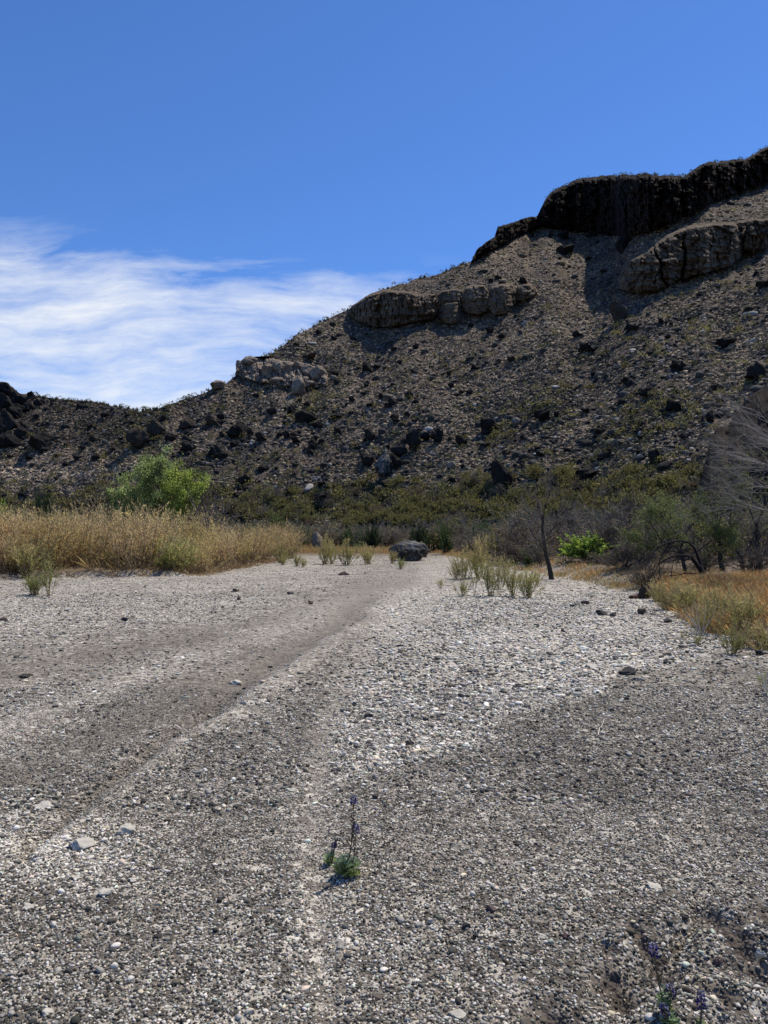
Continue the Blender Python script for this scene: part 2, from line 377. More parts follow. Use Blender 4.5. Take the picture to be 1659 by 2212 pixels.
def m_ground():
    m, nt, out = mat_new('gravel_floor'); N = NT(nt)
    g = N.n('ShaderNodeNewGeometry'); P = g.outputs['Position']
    aL = N.n('ShaderNodeAttribute', attribute_name='light').outputs['Fac']; aS = N.n('ShaderNodeAttribute', attribute_name='sand').outputs['Fac']; aV = N.n('ShaderNodeAttribute', attribute_name='veg').outputs['Fac']
    def layer(scale, gain):
        v = N.voro(P, scale); s = N.n('ShaderNodeSeparateColor'); N.l(v.outputs['Color'], s.inputs[0])
        f = N.math('ADD', s.outputs[0], N.math('MULTIPLY', N.math('SUBTRACT', aL, .4), gain))
        return N.ramp(f, [(.0, (.08, .068, .053)), (.35, (.155, .135, .108)), (.62, (.29, .258, .21)), (.80, (.46, .42, .35)), (.97, (.66, .61, .52))]), v, s
    c1, v1, s1 = layer(85, .9); c2, v2, s2 = layer(30, 1.0); c3, v3, s3 = layer(17, 1.1)
    c = N.mix(N.ramp(s2.outputs[1], [(.5, (0, 0, 0)), (.52, (1, 1, 1))]), c1, c2)
    c = N.mix(N.ramp(s3.outputs[1], [(.78, (0, 0, 0)), (.80, (1, 1, 1))]), c, c3)
    big = N.noise(P, 1.3, 5, .6); c = N.mix(.5, c, N.ramp(big, [(.3, (.72, .70, .70)), (.7, (1.2, 1.2, 1.2))]), 'MULTIPLY')
    fs = N.noise(P, 40, 5, .7)
    c = N.mix(N.math('MULTIPLY', aS, .65), c, N.ramp(fs, [(.3, (.15, .13, .105)), (.7, (.33, .295, .245))]))
    soil = N.ramp(N.noise(P, 2.5, 6, .7), [(.3, (.09, .065, .045)), (.7, (.22, .17, .115))])
    c = N.mix(aV, c, soil)
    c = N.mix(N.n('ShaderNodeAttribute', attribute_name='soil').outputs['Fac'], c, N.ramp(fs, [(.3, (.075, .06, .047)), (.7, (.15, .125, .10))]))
    h = N.math('SUBTRACT', 1.0, v1.outputs['Distance']); h2 = N.math('SUBTRACT', 1.0, v2.outputs['Distance'])
    d = N.n('ShaderNodeBsdfPrincipled'); d.inputs['Roughness'].default_value = .92; d.inputs['Specular IOR Level'].default_value = .15
    b = N.bump(h, .7, .008); b = N.bump(h2, .6, .02, b)
    N.l(c, d.inputs['Base Color']); N.l(b, d.inputs['Normal']); N.l(d.outputs[0], out.inputs[0]); return m
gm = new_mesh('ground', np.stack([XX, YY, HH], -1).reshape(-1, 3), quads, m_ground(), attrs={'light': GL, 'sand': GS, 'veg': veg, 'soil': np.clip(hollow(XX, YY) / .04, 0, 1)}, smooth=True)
tag(link('ground', gm), kind='structure')
# ------------------------------------------------------------------ gravel: merged pebbles
pv = [rock_shape(900 + k, 0, 2, .22, (.7, .95)) for k in range(10)]
pv1 = [rock_shape(950 + k, 1, 5, .12, (.6, .92)) for k in range(10)]
def sample_ground(n, r0, r1, power, r, amax=.86):
    """points on the floor, density falling with distance"""
    q = r.uniform(0, 1, n); e = 2 - power
    y = (r0 ** e + q * (r1 ** e - r0 ** e)) ** (1 / e) if abs(e) > 1e-6 else r0 * (r1 / r0) ** q
    return r.uniform(-amax, amax, n) * y, y
def peb_tint(n, L, r, gain=1.0):
    t = r.uniform(0, 1, n) + (L - .38) * .95
    lum = np.interp(t, [0, .25, .5, .7, .9, 1.1], [.045, .11, .235, .45, .68, .80]) * r.uniform(.8, 1.2, n)
    hue = r.uniform(0, 1, n)
    c = np.stack([lum * 1.05, lum * .97, lum * .84], 1)
    c[hue > .93] *= np.array([1.05, .88, .78]); c[(hue > .86) & (hue < .93)] *= np.array([.86, 1.0, .92]); c[hue < .1] *= np.array([1.06, 1.0, .80])
    return c * gain
def pebbles(name, n, r0, r1, power, s0, s1, flat, seed, variants, keep, mat=PEB, gain=1.0, kindlabel=None):
    r = rngs(seed); x, y = sample_ground(n, r0, r1, power, r)
    L, C, S, R, br = fields(x, y); rb, lb = bank(x, y)
    k = r.uniform(0, 1, n) < keep(L, C, S, br) * (1 - .8 * np.clip(rb + lb, 0, 1)); k &= r.uniform(0, 1, n) > np.clip(hollow(x, y) / .05, 0, .8); x, y, L, C = x[k], y[k], L[k], C[k]; n = len(x)
    s = s0 * (s1 / s0) ** (r.uniform(0, 1, n) ** 1.5) * (.8 + .5 * C)
    scl = np.stack([s * r.uniform(.7, 1.3, n), s * r.uniform(.5, .9, n), s * r.uniform(*flat, n)], 1) * .5
    z = ground_h(x, y) + scl[:, 2] * r.uniform(.1, .8, n)
    bag = scatter(variants, np.stack([x, y, z], 1), scl, peb_tint(n, L, r, gain), seed + 1, .22)
    o = link(name, bag.mesh(name, mat, False))
    tag(o, kindlabel, 'gravel', kind='stuff'); return n
np_ = 0
np_ += pebbles('gravel', 250000, 2.0, 8, 1.25, .008, .019, (.5, .8), 51, pv1[:5], lambda L, C, S, b: .95 - .5 * S - .1 * b, kindlabel='fine grey and white gravel covering the near wash floor')
np_ += pebbles('gravel', 90000, 4.5, 20, 1.5, .022, .05, (.4, .7), 53, pv, lambda L, C, S, b: .25 + .75 * C - .4 * S, kindlabel='mixed gravel over the middle of the wash floor')
np_ += pebbles('cobbles', 10000, 2.2, 8, 1.2, .018, .042, (.4, .7), 55, pv1, lambda L, C, S, b: .12 + .5 * C + .2 * b - .1 * S, kindlabel='coarser pebbles strewn over the near gravel')
np_ += pebbles('cobbles', 100000, 7, 60, 1.4, .035, .11, (.15, .35), 57, pv, lambda L, C, S, b: np.clip(L * 1.15 - .20, .05, .55), gain=.92, kindlabel='flat pale cobbles strewn over the far wash floor')
print('pebbles', np_)

# ------------------------------------------------------------------ the hill: a height field climbing away from the wash
SIL = np.array([(-1400, 760), (-500, 800), (-100, 815), (0, 836), (45, 850), (100, 858), (150, 866), (200, 868), (240, 876), (300, 887), (340, 884), (400, 862), (450, 844), (490, 828), (520, 800), (545, 780), (600, 757), (640, 724), (700, 692), (755, 668), (800, 642), (830, 626), (900, 603), (960, 587), (1020, 562), (1045, 540), (1100, 500), (1160, 482), (1190, 440), (1250, 405), (1350, 396), (1480, 396), (1520, 372), (1610, 358), (1659, 335), (1800, 290), (2200, 220), (3400, 150)], float)
UB = [-1400, 0, 300, 600, 850, 1100, 1400, 1659, 2400, 3400]; YB = [140, 118, 112, 100, 92, 84, 68, 56, 48, 44]
hu = np.concatenate([np.linspace(-1400, -120, 90), np.linspace(-110, 1770, 900), np.linspace(1785, 3400, 110)])
NR = 430; s_ = np.linspace(0, 1, NR)
y0 = np.interp(hu, UB, YB)
t0 = -2.2 / y0; tsil = (V0 - np.interp(hu, SIL[:, 0], SIL[:, 1])) / F
tsil = tsil + .0018 * fbm(hu / 22, hu * 0, 71, 4)
Tt = t0[None] + (tsil - t0)[None] * s_[:, None]; Uu = np.repeat(hu[None], NR, 0); Vv = V0 - Tt * F
# steep bands (the rock ledges) in the picture of the slope: (upper line, lower line)
BANDS = {
 'top': ([(1010, 566), (1030, 545), (1100, 500), (1160, 480), (1190, 438), (1250, 405), (1350, 395), (1480, 395), (1520, 368), (1610, 355), (1659, 332), (1900, 268), (3400, 160)],
         [(1010, 567), (1060, 545), (1110, 515), (1160, 490), (1200, 482), (1280, 494), (1340, 508), (1400, 500), (1450, 480), (1500, 455), (1560, 425), (1610, 412), (1659, 388), (1900, 330), (3400, 260)]),
 'right': ([(1330, 612), (1350, 575), (1400, 540), (1440, 510), (1500, 494), (1560, 488), (1610, 482), (1659, 478), (1800, 452)],
           [(1330, 618), (1380, 628), (1420, 622), (1480, 600), (1560, 580), (1600, 560), (1659, 535), (1800, 500)]),
 'mid': ([(748, 674), (790, 645), (830, 636), (900, 643), (960, 636), (1020, 630), (1060, 624), (1110, 624), (1140, 634)],
         [(748, 676), (800, 700), (850, 702), (900, 694), (950, 694), (1000, 692), (1050, 682), (1100, 664), (1140, 640)])}
def in_band(u, v, b, pad=0):
    tp, bt = BANDS[b]; a = np.interp(u, [p[0] for p in tp], [p[1] for p in tp]); c = np.interp(u, [p[0] for p in bt], [p[1] for p in bt])
    m = sstep(v, a - 3 - pad, a + 3 - pad) * sstep(v, c + 3 + pad, c - 3 + pad)
    return m * ((u > tp[0][0]) & (u < tp[-1][0])) * (c > a + 1)
S = .30 + .34 * sstep(Tt, -.005, .055) + .09 * fbm(Uu / 160, Vv / 60, 72, 4) + .05 * fbm(Uu / 40, Vv / 22, 73, 3)
S = np.maximum(S, Tt + .12)
for b in BANDS: S = S + 3.2 * in_band(Uu, Vv, b)
Yh = np.zeros_like(Tt); Yh[0] = y0
for k in range(1, NR):
    dT = Tt[k] - Tt[k - 1]; Yh[k] = Yh[k - 1] * np.exp(dT / (S[k - 1] - Tt[k - 1] + .02))
# even out along the contour a little
for _ in range(3): Yh[:, 1:-1] = .25 * Yh[:, :-2] + .5 * Yh[:, 1:-1] + .25 * Yh[:, 2:]
hx = (Uu - U0) / F * Yh
HXw, HYw = hx.copy(), Yh.copy()
fade = sstep(Tt, -.01, .02)
dn = 2.6 * fbm(HXw / 17, HYw / 17, 74, 3) + .95 * fbm(HXw / 3.6, HYw / 3.6, 75, 4) + .38 * fbm(HXw / 1.1, HYw / 1.1, 76, 3)
Yh = Yh - dn * fade * (1 - .6 * sstep(s_[:, None], .985, 1.))
hx = (Uu - U0) / F * Yh; hz = EYE + Tt * Yh
YTAB = Yh.copy()
# ground cover colour of the slope: what grows and lies there, plus painted sunlight on the left terrace
pale = sstep(fbm(HXw / 9, HYw / 9, 81, 4), .0, .35)
dk = sstep(fbm(HXw / 6 + 9, HYw / 6, 82, 4), .1, .4)
ol = sstep(fbm(HXw / 12, HYw / 12 + 3, 83, 4), .1, .45) * sstep(Vv, 700, 950) + .85 * sstep(Tt, .06, .02)
c_soil = np.array([.125, .098, .074]); c_pale = np.array([.21, .168, .125]); c_dark = np.array([.055, .047, .042]); c_ol = np.array([.060, .056, .022])
HC = c_soil + pale[..., None] * (c_pale - c_soil); HC = HC + (dk * .75)[..., None] * (c_dark - HC); HC = HC + np.clip(ol, 0, .9)[..., None] * (c_ol - HC)
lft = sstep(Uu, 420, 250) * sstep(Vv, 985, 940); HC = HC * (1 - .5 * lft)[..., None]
ter = np.exp(-((Vv - (1035 - Uu * .07)) / 32) ** 2) * sstep(Uu, 330, 240); HC = HC + ter[..., None] * (np.array([.30, .24, .185]) - HC) * .8  # left terrace strip: pale tufts, with their sunlight put into the colour
for b, cc in (('right', (.12, .10, .085)), ('mid', (.12, .10, .085)), ('top', (.02, .018, .018))):
    mb = in_band(Uu, Vv, b); HC = HC + mb[..., None] * (np.array(cc) - HC)
BK = 14                                            # the back of the hill, falling away behind the crest
bx_, by_, bz_ = [], [], []
for k in range(1, BK + 1):
    d = (k ** 1.7) * 3.0; yy = Yh[-1] + d; by_.append(yy); bx_.append((hu - U0) / F * yy); bz_.append(hz[-1] - .06 * d - .0022 * d * d * .3)
PX = np.concatenate([hx, np.array(bx_)]); PY = np.concatenate([Yh, np.array(by_)]); PZ = np.concatenate([hz, np.array(bz_)])
HCf = np.concatenate([HC, np.repeat(HC[-1:], BK, 0)])
nr, nc = PX.shape; idx = np.arange(nr * nc).reshape(nr, nc)
quads = np.stack([idx[:-1, :-1], idx[:-1, 1:], idx[1:, 1:], idx[1:, :-1]], -1).reshape(-1, 4)
def m_hill():
    m, nt, out = mat_new('hillside'); N = NT(nt); g = N.n('ShaderNodeNewGeometry'); P = g.outputs['Position']
    a = N.n('ShaderNodeAttribute', attribute_name='tint').outputs['Color']
    v1 = N.voro(P, 1.6); sc = N.n('ShaderNodeSeparateColor'); N.l(v1.outputs['Color'], sc.inputs[0])
    c = N.mix(1.0, a, N.ramp(sc.outputs[0], [(0, (.45, .43, .42)), (.5, (.95, .95, .95)), (1, (1.7, 1.65, 1.55))]), 'MULTIPLY')
    v2 = N.voro(P, 4.5); s2 = N.n('ShaderNodeSeparateColor'); N.l(v2.outputs['Color'], s2.inputs[0])
    c = N.mix(N.ramp(s2.outputs[0], [(.74, (0, 0, 0)), (.78, (1, 1, 1))]), c, (.035, .03, .028))
    c = N.mix(N.ramp(s2.outputs[1], [(.90, (0, 0, 0)), (.93, (1, 1, 1))]), c, (.34, .30, .26))
    n = N.noise(P, 2.2, 6, .7); c = N.mix(1.0, c, N.ramp(n, [(.3, (.6, .6, .6)), (.7, (1.35, 1.35, 1.35))]), 'MULTIPLY')
    h = N.math('ADD', N.math('MULTIPLY', n, 1.2), N.math('MULTIPLY', v1.outputs['Distance'], -.5))
    d = N.n('ShaderNodeBsdfPrincipled'); d.inputs['Roughness'].default_value = .95; d.inputs['Specular IOR Level'].default_value = .1
    N.l(c, d.inputs['Base Color']); N.l(N.bump(h, .9, .5), d.inputs['Normal']); N.l(d.outputs[0], out.inputs[0]); return m
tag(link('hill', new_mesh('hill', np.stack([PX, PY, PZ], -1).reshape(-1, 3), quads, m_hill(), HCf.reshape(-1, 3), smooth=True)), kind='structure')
def hill(u, v):
    """world points of the slope seen at photo coordinates (arrays)"""
    u = np.atleast_1d(np.asarray(u, float)); v = np.atleast_1d(np.asarray(v, float))
    ci = np.interp(u, hu, np.arange(len(hu))); i = np.clip(ci.astype(int), 0, len(hu) - 2); f = ci - i
    t = (V0 - v) / F; a = np.interp(u, hu, t0); b = np.interp(u, hu, tsil); r = np.clip((t - a) / (b - a), 0, 1) * (NR - 1)
    j = np.clip(r.astype(int), 0, NR - 2); g = r - j
    y = (YTAB[j, i] * (1 - f) + YTAB[j, i + 1] * f) * (1 - g) + (YTAB[j + 1, i] * (1 - f) + YTAB[j + 1, i + 1] * f) * g
    t = a + (b - a) * r / (NR - 1)
    return np.stack([(u - U0) / F * y, y, EYE + t * y], -1)
def vsil(u): return np.interp(u, SIL[:, 0], SIL[:, 1])

# ------------------------------------------------------------------ rock ledges
def ledge(name, top, bot, D, mat, label, cat, n=(220, 60), colw=30, colamp=1.5, seed=1, bed=0., cracks=(), rough=1., rnd=.22, lean=.10, blk=1.):
    """a rock face standing proud of the slope between two lines, with rounded shoulders, buttresses, joints and beds"""
    u0, u1 = top[0][0], top[-1][0]; nu, ns = n
    uu = np.linspace(u0, u1, nu); q = np.linspace(0, 1, ns)
    a = np.interp(uu, [p[0] for p in top], [p[1] for p in top]); b = np.interp(uu, [p[0] for p in bot], [p[1] for p in bot])
    a = a + 3.0 * rough * fbm(uu / 12, uu * 0 + seed, seed, 4); b = b + 3 * fbm(uu / 20, uu * 0 + 5, seed + 1, 3)
    base = hill(uu, b + 2)                      # foot of the face
    yb = base[:, 1]
    for _ in range(6): yb = np.concatenate([yb[:1], .25 * yb[:-2] + .5 * yb[1:-1] + .25 * yb[2:], yb[-1:]])
    topY = hill(uu, np.maximum(a, vsil(uu) + 2))[:, 1]
    U, Q = np.meshgrid(uu, q); Vp = b[None] + (a - b)[None] * Q
    face = yb[None] + (np.maximum(topY, yb)[None] - yb[None]) * (lean * Q + (1 - lean) * sstep(Q, .91, 1.) ** 1.5)
    end = sstep(U, u0, u0 + (u1 - u0) * rnd * .5) * sstep(U, u1, u1 - (u1 - u0) * rnd * .5)
    prof = (np.clip(1 - np.abs(Q - .46) / .56, 0, 1)) ** np.where(Q > .46, .12, .28)
    H = (b - a)[None] / F * yb[None]
    bulge = D * prof * (.25 + .75 * end ** .6)
    xx = U / colw
    col = (1 - np.abs(vnoise(xx + .6 * fbm(xx, Vp / 30, seed + 2), Vp / 140, seed + 3) * 2 - 1)) * colamp + .5 * colamp * fbm(U / (colw * .3), Vp / 26, seed + 4, 4)
    dep = bulge + col * prof * rough + .9 * rough * fbm(U / 9, Vp / 6, seed + 6, 5)
    # joints and beds: fractured blocks stepping in and out
    for sz, am in ((1., 1.), (.42, .5)):
        rowc = Vp / (15 * sz) + .9 * fbm(U / 45, Vp / 45, seed + 11, 2) - U * .012; row = np.floor(rowc)
        colc = U / (colw * .62 * sz) + _hash(row, row * 0 + 3, seed + 12) * 5 + .35 * fbm(Vp / 14, U / 30, seed + 13, 2)
        dep = dep + (_hash(row, np.floor(colc), seed + 14) - .5) * 1.5 * am * blk * prof
        dep = dep - .7 * am * blk * prof * (np.abs(colc - np.floor(colc) - .5) > .44)
    if bed: dep = dep + bed * (vnoise(Vp / 11 + U / 160 + .8 * fbm(U / 60, Vp / 20, seed + 9), U * 0, seed + 7) - .5) * 2 * prof
    for cu, cw, ct in cracks: dep = dep - D * .8 * (.45 + .55 * vnoise(Vp / 18, U * 0 + cu, seed)) * np.exp(-((U - cu - (Vp - a[None]) * ct - 7 * fbm(Vp / 26 + cu, Vp * 0, seed + 8, 4)) / cw) ** 2)
    Yp = face - dep
    edge_ = (Q <= 0) | (Q >= 1) | (U <= u0) | (U >= u1)
    Yp = np.where(edge_, face + 1.5, Yp)
    X_ = (U - U0) / F * Yp; Z_ = EYE + (V0 - Vp) / F * Yp
    # close behind the crest so that the ledge has a top
    bk = Yp[-1] + 9; XX_ = np.concatenate([X_, ((uu - U0) / F * bk)[None]]); YY_ = np.concatenate([Yp, bk[None]]); ZZ_ = np.concatenate([Z_, (Z_[-1] - .2)[None]])
    m_, n_ = XX_.shape; ix = np.arange(m_ * n_).reshape(m_, n_)
    qd = np.stack([ix[:-1, :-1], ix[:-1, 1:], ix[1:, 1:], ix[1:, :-1]], -1).reshape(-1, 4)
    o = link(name, new_mesh(name, np.stack([XX_, YY_, ZZ_], -1).reshape(-1, 3), qd, mat, smooth=False)); tag(o, label, cat); return o
ledge('cliff', [(1150, 482), (1165, 458), (1178, 430), (1195, 412), (1225, 398), (1250, 386), (1300, 381), (1350, 377), (1400, 376), (1455, 381), (1480, 381), (1505, 361), (1530, 351), (1570, 348), (1612, 342), (1640, 326), (1662, 314), (1760, 280), (1900, 245)],
      [(1150, 484), (1175, 486), (1205, 492), (1280, 500), (1345, 512), (1400, 503), (1450, 484), (1500, 458), (1560, 430), (1612, 412), (1659, 392), (1760, 362), (1900, 330)], 4.0, CLIFFM,
      'high black caprock cliff along the skyline at upper right', 'cliff', (800, 150), 26, 2.2, 101, cracks=((1222, 3, .1), (1290, 4, 0), (1345, 3, .1), (1402, 4, .05), (1470, 9, .1), (1545, 4, 0), (1620, 6, 0)), rough=1.2, rnd=.06, blk=2.2)
ledge('cliff', [(1018, 566), (1030, 540), (1050, 520), (1068, 512), (1075, 490), (1100, 484), (1130, 472), (1150, 466), (1166, 470)], [(1018, 568), (1045, 552), (1080, 532), (1110, 514), (1140, 500), (1166, 492)], 2.5, CLIFFM,
      'low stepped black crags descending left from the high cliff', 'cliff', (160, 40), 16, 1.5, 111, rough=1.2, rnd=.2)
ledge('rock_ledge', [(1336, 606), (1346, 575), (1362, 560), (1392, 545), (1410, 530), (1440, 508), (1470, 494), (1500, 484), (1540, 480), (1575, 478), (1600, 486), (1606, 520)],
      [(1336, 622), (1362, 632), (1400, 630), (1440, 618), (1480, 600), (1540, 586), (1575, 574), (1600, 556), (1606, 540)], 5.0, BEDDED,
      'large tan bedded rock face with a dark vertical crack at upper right', 'rock face', (420, 150), 60, 1.0, 121, bed=.8, cracks=((1478, 3.2, -.02), (1412, 1.8, .25)), rough=.7, rnd=.12)
ledge('rock_ledge', [(1580, 500), (1592, 476), (1620, 472), (1650, 472), (1680, 462), (1720, 455), (1760, 470)], [(1580, 506), (1600, 540), (1625, 545), (1660, 530), (1700, 510), (1760, 485)], 4.0, BEDDED,
      'grey brown rock face at the right edge beside the bedded one', 'rock face', (150, 60), 30, 1.5, 126, bed=.5, cracks=((1618, 3, -.2),), rough=.9, rnd=.3)
ledge('rock_ledge', [(750, 674), (762, 660), (790, 640), (812, 630), (832, 624), (870, 628), (905, 634), (938, 634), (946, 640)], [(750, 678), (775, 692), (810, 706), (850, 706), (900, 694), (935, 690), (946, 680)], 3.0, BEDDED,
      'long brown ledge breaking the skyline above the middle of the slope', 'rock face', (320, 90), 24, 1.4, 131, bed=.4, rough=.9, rnd=.2)
for (l, tt, bb, sd_) in (
   ('small rounded rock block at the foot of the brown ledge', [(946, 682), (950, 662), (965, 652), (988, 652), (996, 668)], [(946, 688), (960, 698), (985, 698), (996, 688)], 141),
   ('brown rock block between the long ledge and the crack', [(940, 640), (955, 628), (975, 624), (998, 626), (1004, 640)], [(940, 668), (955, 668), (980, 660), (1004, 664)], 142),
   ('rounded brown block, left of the twin banded blocks', [(998, 640), (1006, 620), (1024, 614), (1046, 616), (1056, 630)], [(998, 668), (1010, 678), (1035, 680), (1056, 670)], 143),
   ('layered brown block, right of the twin banded blocks', [(1054, 640), (1062, 617), (1084, 611), (1106, 612), (1116, 626)], [(1054, 668), (1070, 684), (1092, 678), (1116, 656)], 144),
   ('low tapering block ending the brown ledge on the right', [(1112, 640), (1118, 618), (1132, 612), (1150, 616), (1162, 628)], [(1112, 652), (1128, 652), (1145, 642), (1162, 634)], 145)):
    ledge('rock_block', tt, bb, 3.2, BEDDED, l, 'rock', (90, 70), 30, .5, sd_, bed=.55, rough=.7, rnd=.7, lean=.2, blk=.6)

# ------------------------------------------------------------------ boulders
RV = {}
def rock_mesh(mat, k, sub=3):
    key = (mat.name, k, sub)
    if key not in RV:
        V, Fc = rock_shape(300 + k * 7, sub, 13 + k % 4, .19, (.35, .85)) if mat not in (CREAM, PALER) else rock_shape(360 + k * 7, sub, 9, .12, (.62, .92))
        V = V / np.array([np.ptp(V[:, 0]), np.ptp(V[:, 1]), np.ptp(V[:, 2])])     # unit size
        RV[key] = new_mesh('boulder', V, Fc, mat, smooth=False)
    return RV[key]
rb = rngs(5)
def boulder(u, v, wpx, hpx, mat, label, name='boulder', cat='boulder', group=None, k=None, on='hill', sink=.18, dep=.9, sub=3, rot=None):
    """u = centre, v = lower edge in the photo, size in photo pixels"""
    if on == 'hill': p = Vector(hill(u, v)[0])
    else: p = gpos(u, v) if v > 1185 else gpt(u, on)
    s = p.y / F
    o = link(name, rock_mesh(mat, int(rb.integers(0, 9)) if k is None else k, sub), None)
    W_, H_ = wpx * s, hpx * s * (1 + sink)
    o.scale = (W_, W_ * dep, H_); o.rotation_euler = (rb.uniform(-.15, .15), rb.uniform(-.15, .15), rb.uniform(-.5, .5) if rot is None else rot)
    o.location = (p.x, p.y, p.z + H_ * (.5 - sink)); tag(o, label, cat, group); return o
HB = [(792, 803, 26, 20, 'black boulder on the slope below the long brown ledge'), (588, 897, 24, 14, 'small black boulder on the slope above the green tree\'s right side'),
 (658, 912, 48, 30, 'wide black boulder, biggest of the dark cluster below the cream crag'), (631, 893, 20, 16, 'black boulder at the upper left of the dark cluster'), (692, 927, 14, 16, 'narrow black boulder right of the dark cluster'),
 (562, 953, 26, 22, 'slanting grey black boulder, right of the wide slab above the tree'), (638, 957, 22, 16, 'black boulder below the dark cluster'), (798, 950, 22, 26, 'upright black boulder in the middle of the slope'),
 (893, 973, 34, 40, 'tall black boulder, uppermost of the group round the pale topped one'), (919, 953, 24, 18, 'small black boulder touching the tall one from the right'), (945, 957, 28, 32, 'upright black boulder, left of a leaning pair'),
 (995, 962, 26, 24, 'black boulder, right of a leaning pair'), (863, 988, 38, 22, 'flat topped black boulder above the pale topped one'), (793, 1002, 40, 28, 'broad dark slab boulder left of the pale topped one'),
 (856, 1008, 32, 26, 'black boulder right behind the pale topped one'), (1054, 935, 48, 36, 'large dark angular boulder with a lit grey top at mid slope'), (1080, 1052, 46, 62, 'tallest black boulder low on the slope right of centre'),
 (697, 1088, 44, 32, 'dark rounded boulder just above the green brush belt'), (626, 1068, 26, 22, 'dark boulder right of the green tree, low on the slope'), (697, 1052, 30, 16, 'flat dark boulder above the rounded one over the brush'),
 (727, 904, 34, 12, 'long flat dark slab right of the dark cluster'), (1015, 851, 18, 12, 'small black boulder high on the slope below the brown blocks'), (975, 837, 14, 14, 'little black boulder left of a similar one high on the slope'),
 (1023, 798, 16, 12, 'little black boulder high above mid slope'), (1173, 911, 36, 36, 'round black boulder standing alone at mid slope'), (1249, 1080, 36, 36, 'black boulder with a lit cap at the slope foot'),
 (1266, 1036, 42, 32, 'black boulder with sunlit grey edge above the brush'), (1416, 1005, 40, 36, 'reddish black domed boulder low on the right slope'), (1451, 889, 34, 26, 'black boulder with pale top at the right of the slope'),
 (1398, 858, 40, 26, 'large black boulder in the right hand rubble'), (1535, 912, 22, 24, 'black boulder next to the smooth brown spur'), (1358, 828, 36, 16, 'flat black boulder above the right hand rubble'),
 (1461, 798, 30, 20, 'black boulder high on the right slope'), (1636, 820, 48, 32, 'big black jagged boulder at the right edge above the spur'), (1550, 844, 34, 13, 'dark slab boulder with a lit top near the right edge'),
 (1342, 876, 20, 14, 'small dark boulder with a lit top below the rubble'), (1266, 892, 20, 14, 'small dark boulder right of the round black one'), (1296, 938, 26, 14, 'low dark boulder in grass on the right slope'),
 (88, 972, 56, 38, 'wide black rock mass on the left slope'), (367, 952, 24, 20, 'black boulder directly above the green tree'), (403, 977, 34, 24, 'black boulder just above the tree\'s right shoulder'),
 (513, 945, 54, 34, 'wide black slab boulder right of and above the tree'), (468, 987, 32, 22, 'black boulder right of the tree crown'), (530, 1047, 30, 18, 'low dark boulder on the slope right of the tree'),
 (66, 857, 17, 14, 'small black boulder on the left skyline'), (1346, 546, 36, 38, 'black boulder under the caprock beside the bedded face'), (1222, 552, 36, 28, 'dark boulder on the high slope below the caprock'),
 (1218, 518, 26, 22, 'dark boulder with a pale top just below the caprock'), (1649, 622, 28, 20, 'black boulder at the right edge below the rock face'), (1568, 750, 36, 24, 'black boulder on the upper right slope'),
 (1264, 760, 36, 20, 'dark outcropping boulder in the middle of the upper slope'), (1246, 730, 24, 16, 'dark pointed boulder just above another on the upper slope'), (1364, 714, 30, 14, 'long low dark boulder below the bedded face'),
 (1058, 722, 20, 16, 'dark boulder below the brown blocks, left of two'), (1083, 732, 20, 14, 'dark boulder below the brown blocks, right of two'), (1465, 800, 36, 18, 'flat dark boulder on the right slope'),
 (1279, 512, 32, 14, 'low dark boulder under the caprock shadow'), (1129, 612, 20, 14, 'black boulder perched behind the banded blocks'), (850, 905, 18, 13, 'small black boulder right of the long slab'),
 (905, 935, 20, 13, 'small dark boulder above the leaning pair'), (1106, 782, 22, 14, 'small dark boulder in pale grass high on the slope'), (760, 868, 20, 13, 'small black boulder left of mid slope'), (1090, 1110, 26, 14, 'low dark boulder in the brush under the tallest one')]
for (u, v, w_, h_, l) in HB: boulder(u, v, w_, h_, BASALT, l)
b = boulder(828, 1030, 42, 60, GREYB, 'black boulder with a pale sunlit top at centre of the lower slope', k=3)
for (u, v, w_, h_, l) in [(298, 972, 48, 42, 'big brown boulder behind the green tree\'s left side'), (337, 942, 38, 30, 'brown rounded boulder above the green tree'), (402, 927, 38, 24, 'domed brown boulder left of a similar one under the saddle'),
 (456, 919, 34, 22, 'domed tan boulder right of a similar one under the saddle'), (1335, 692, 36, 46, 'brown pinnacle boulder below the bedded rock face')]:
    boulder(u, v, w_, h_, BROWNR, l)
for (u, v, w_, h_, l) in [(1115, 918, 22, 18, 'pale grey boulder left of the round black one'), (1421, 1090, 24, 15, 'cream boulder above the green mesquite, left of two'), (1451, 1091, 34, 12, 'long cream slab above the green mesquite, right of two'),
 (1342, 957, 24, 8, 'thin pale slab lying on the right slope'), (1289, 981, 16, 7, 'small white slab on the right slope'), (1546, 621, 24, 7, 'thin sunlit slab high on the right slope, upper of two'), (1518, 634, 18, 8, 'thin sunlit slab high on the right slope, lower of two'),
 (1129, 556, 20, 8, 'pale slab on the high slope under the stepped crags'), (795, 846, 12, 4, 'tiny white slab in the middle of the slope'), (830, 1092, 14, 5, 'small cream slab over the brush belt')]:
    boulder(u, v, w_, h_, PALER, l, sink=.1)
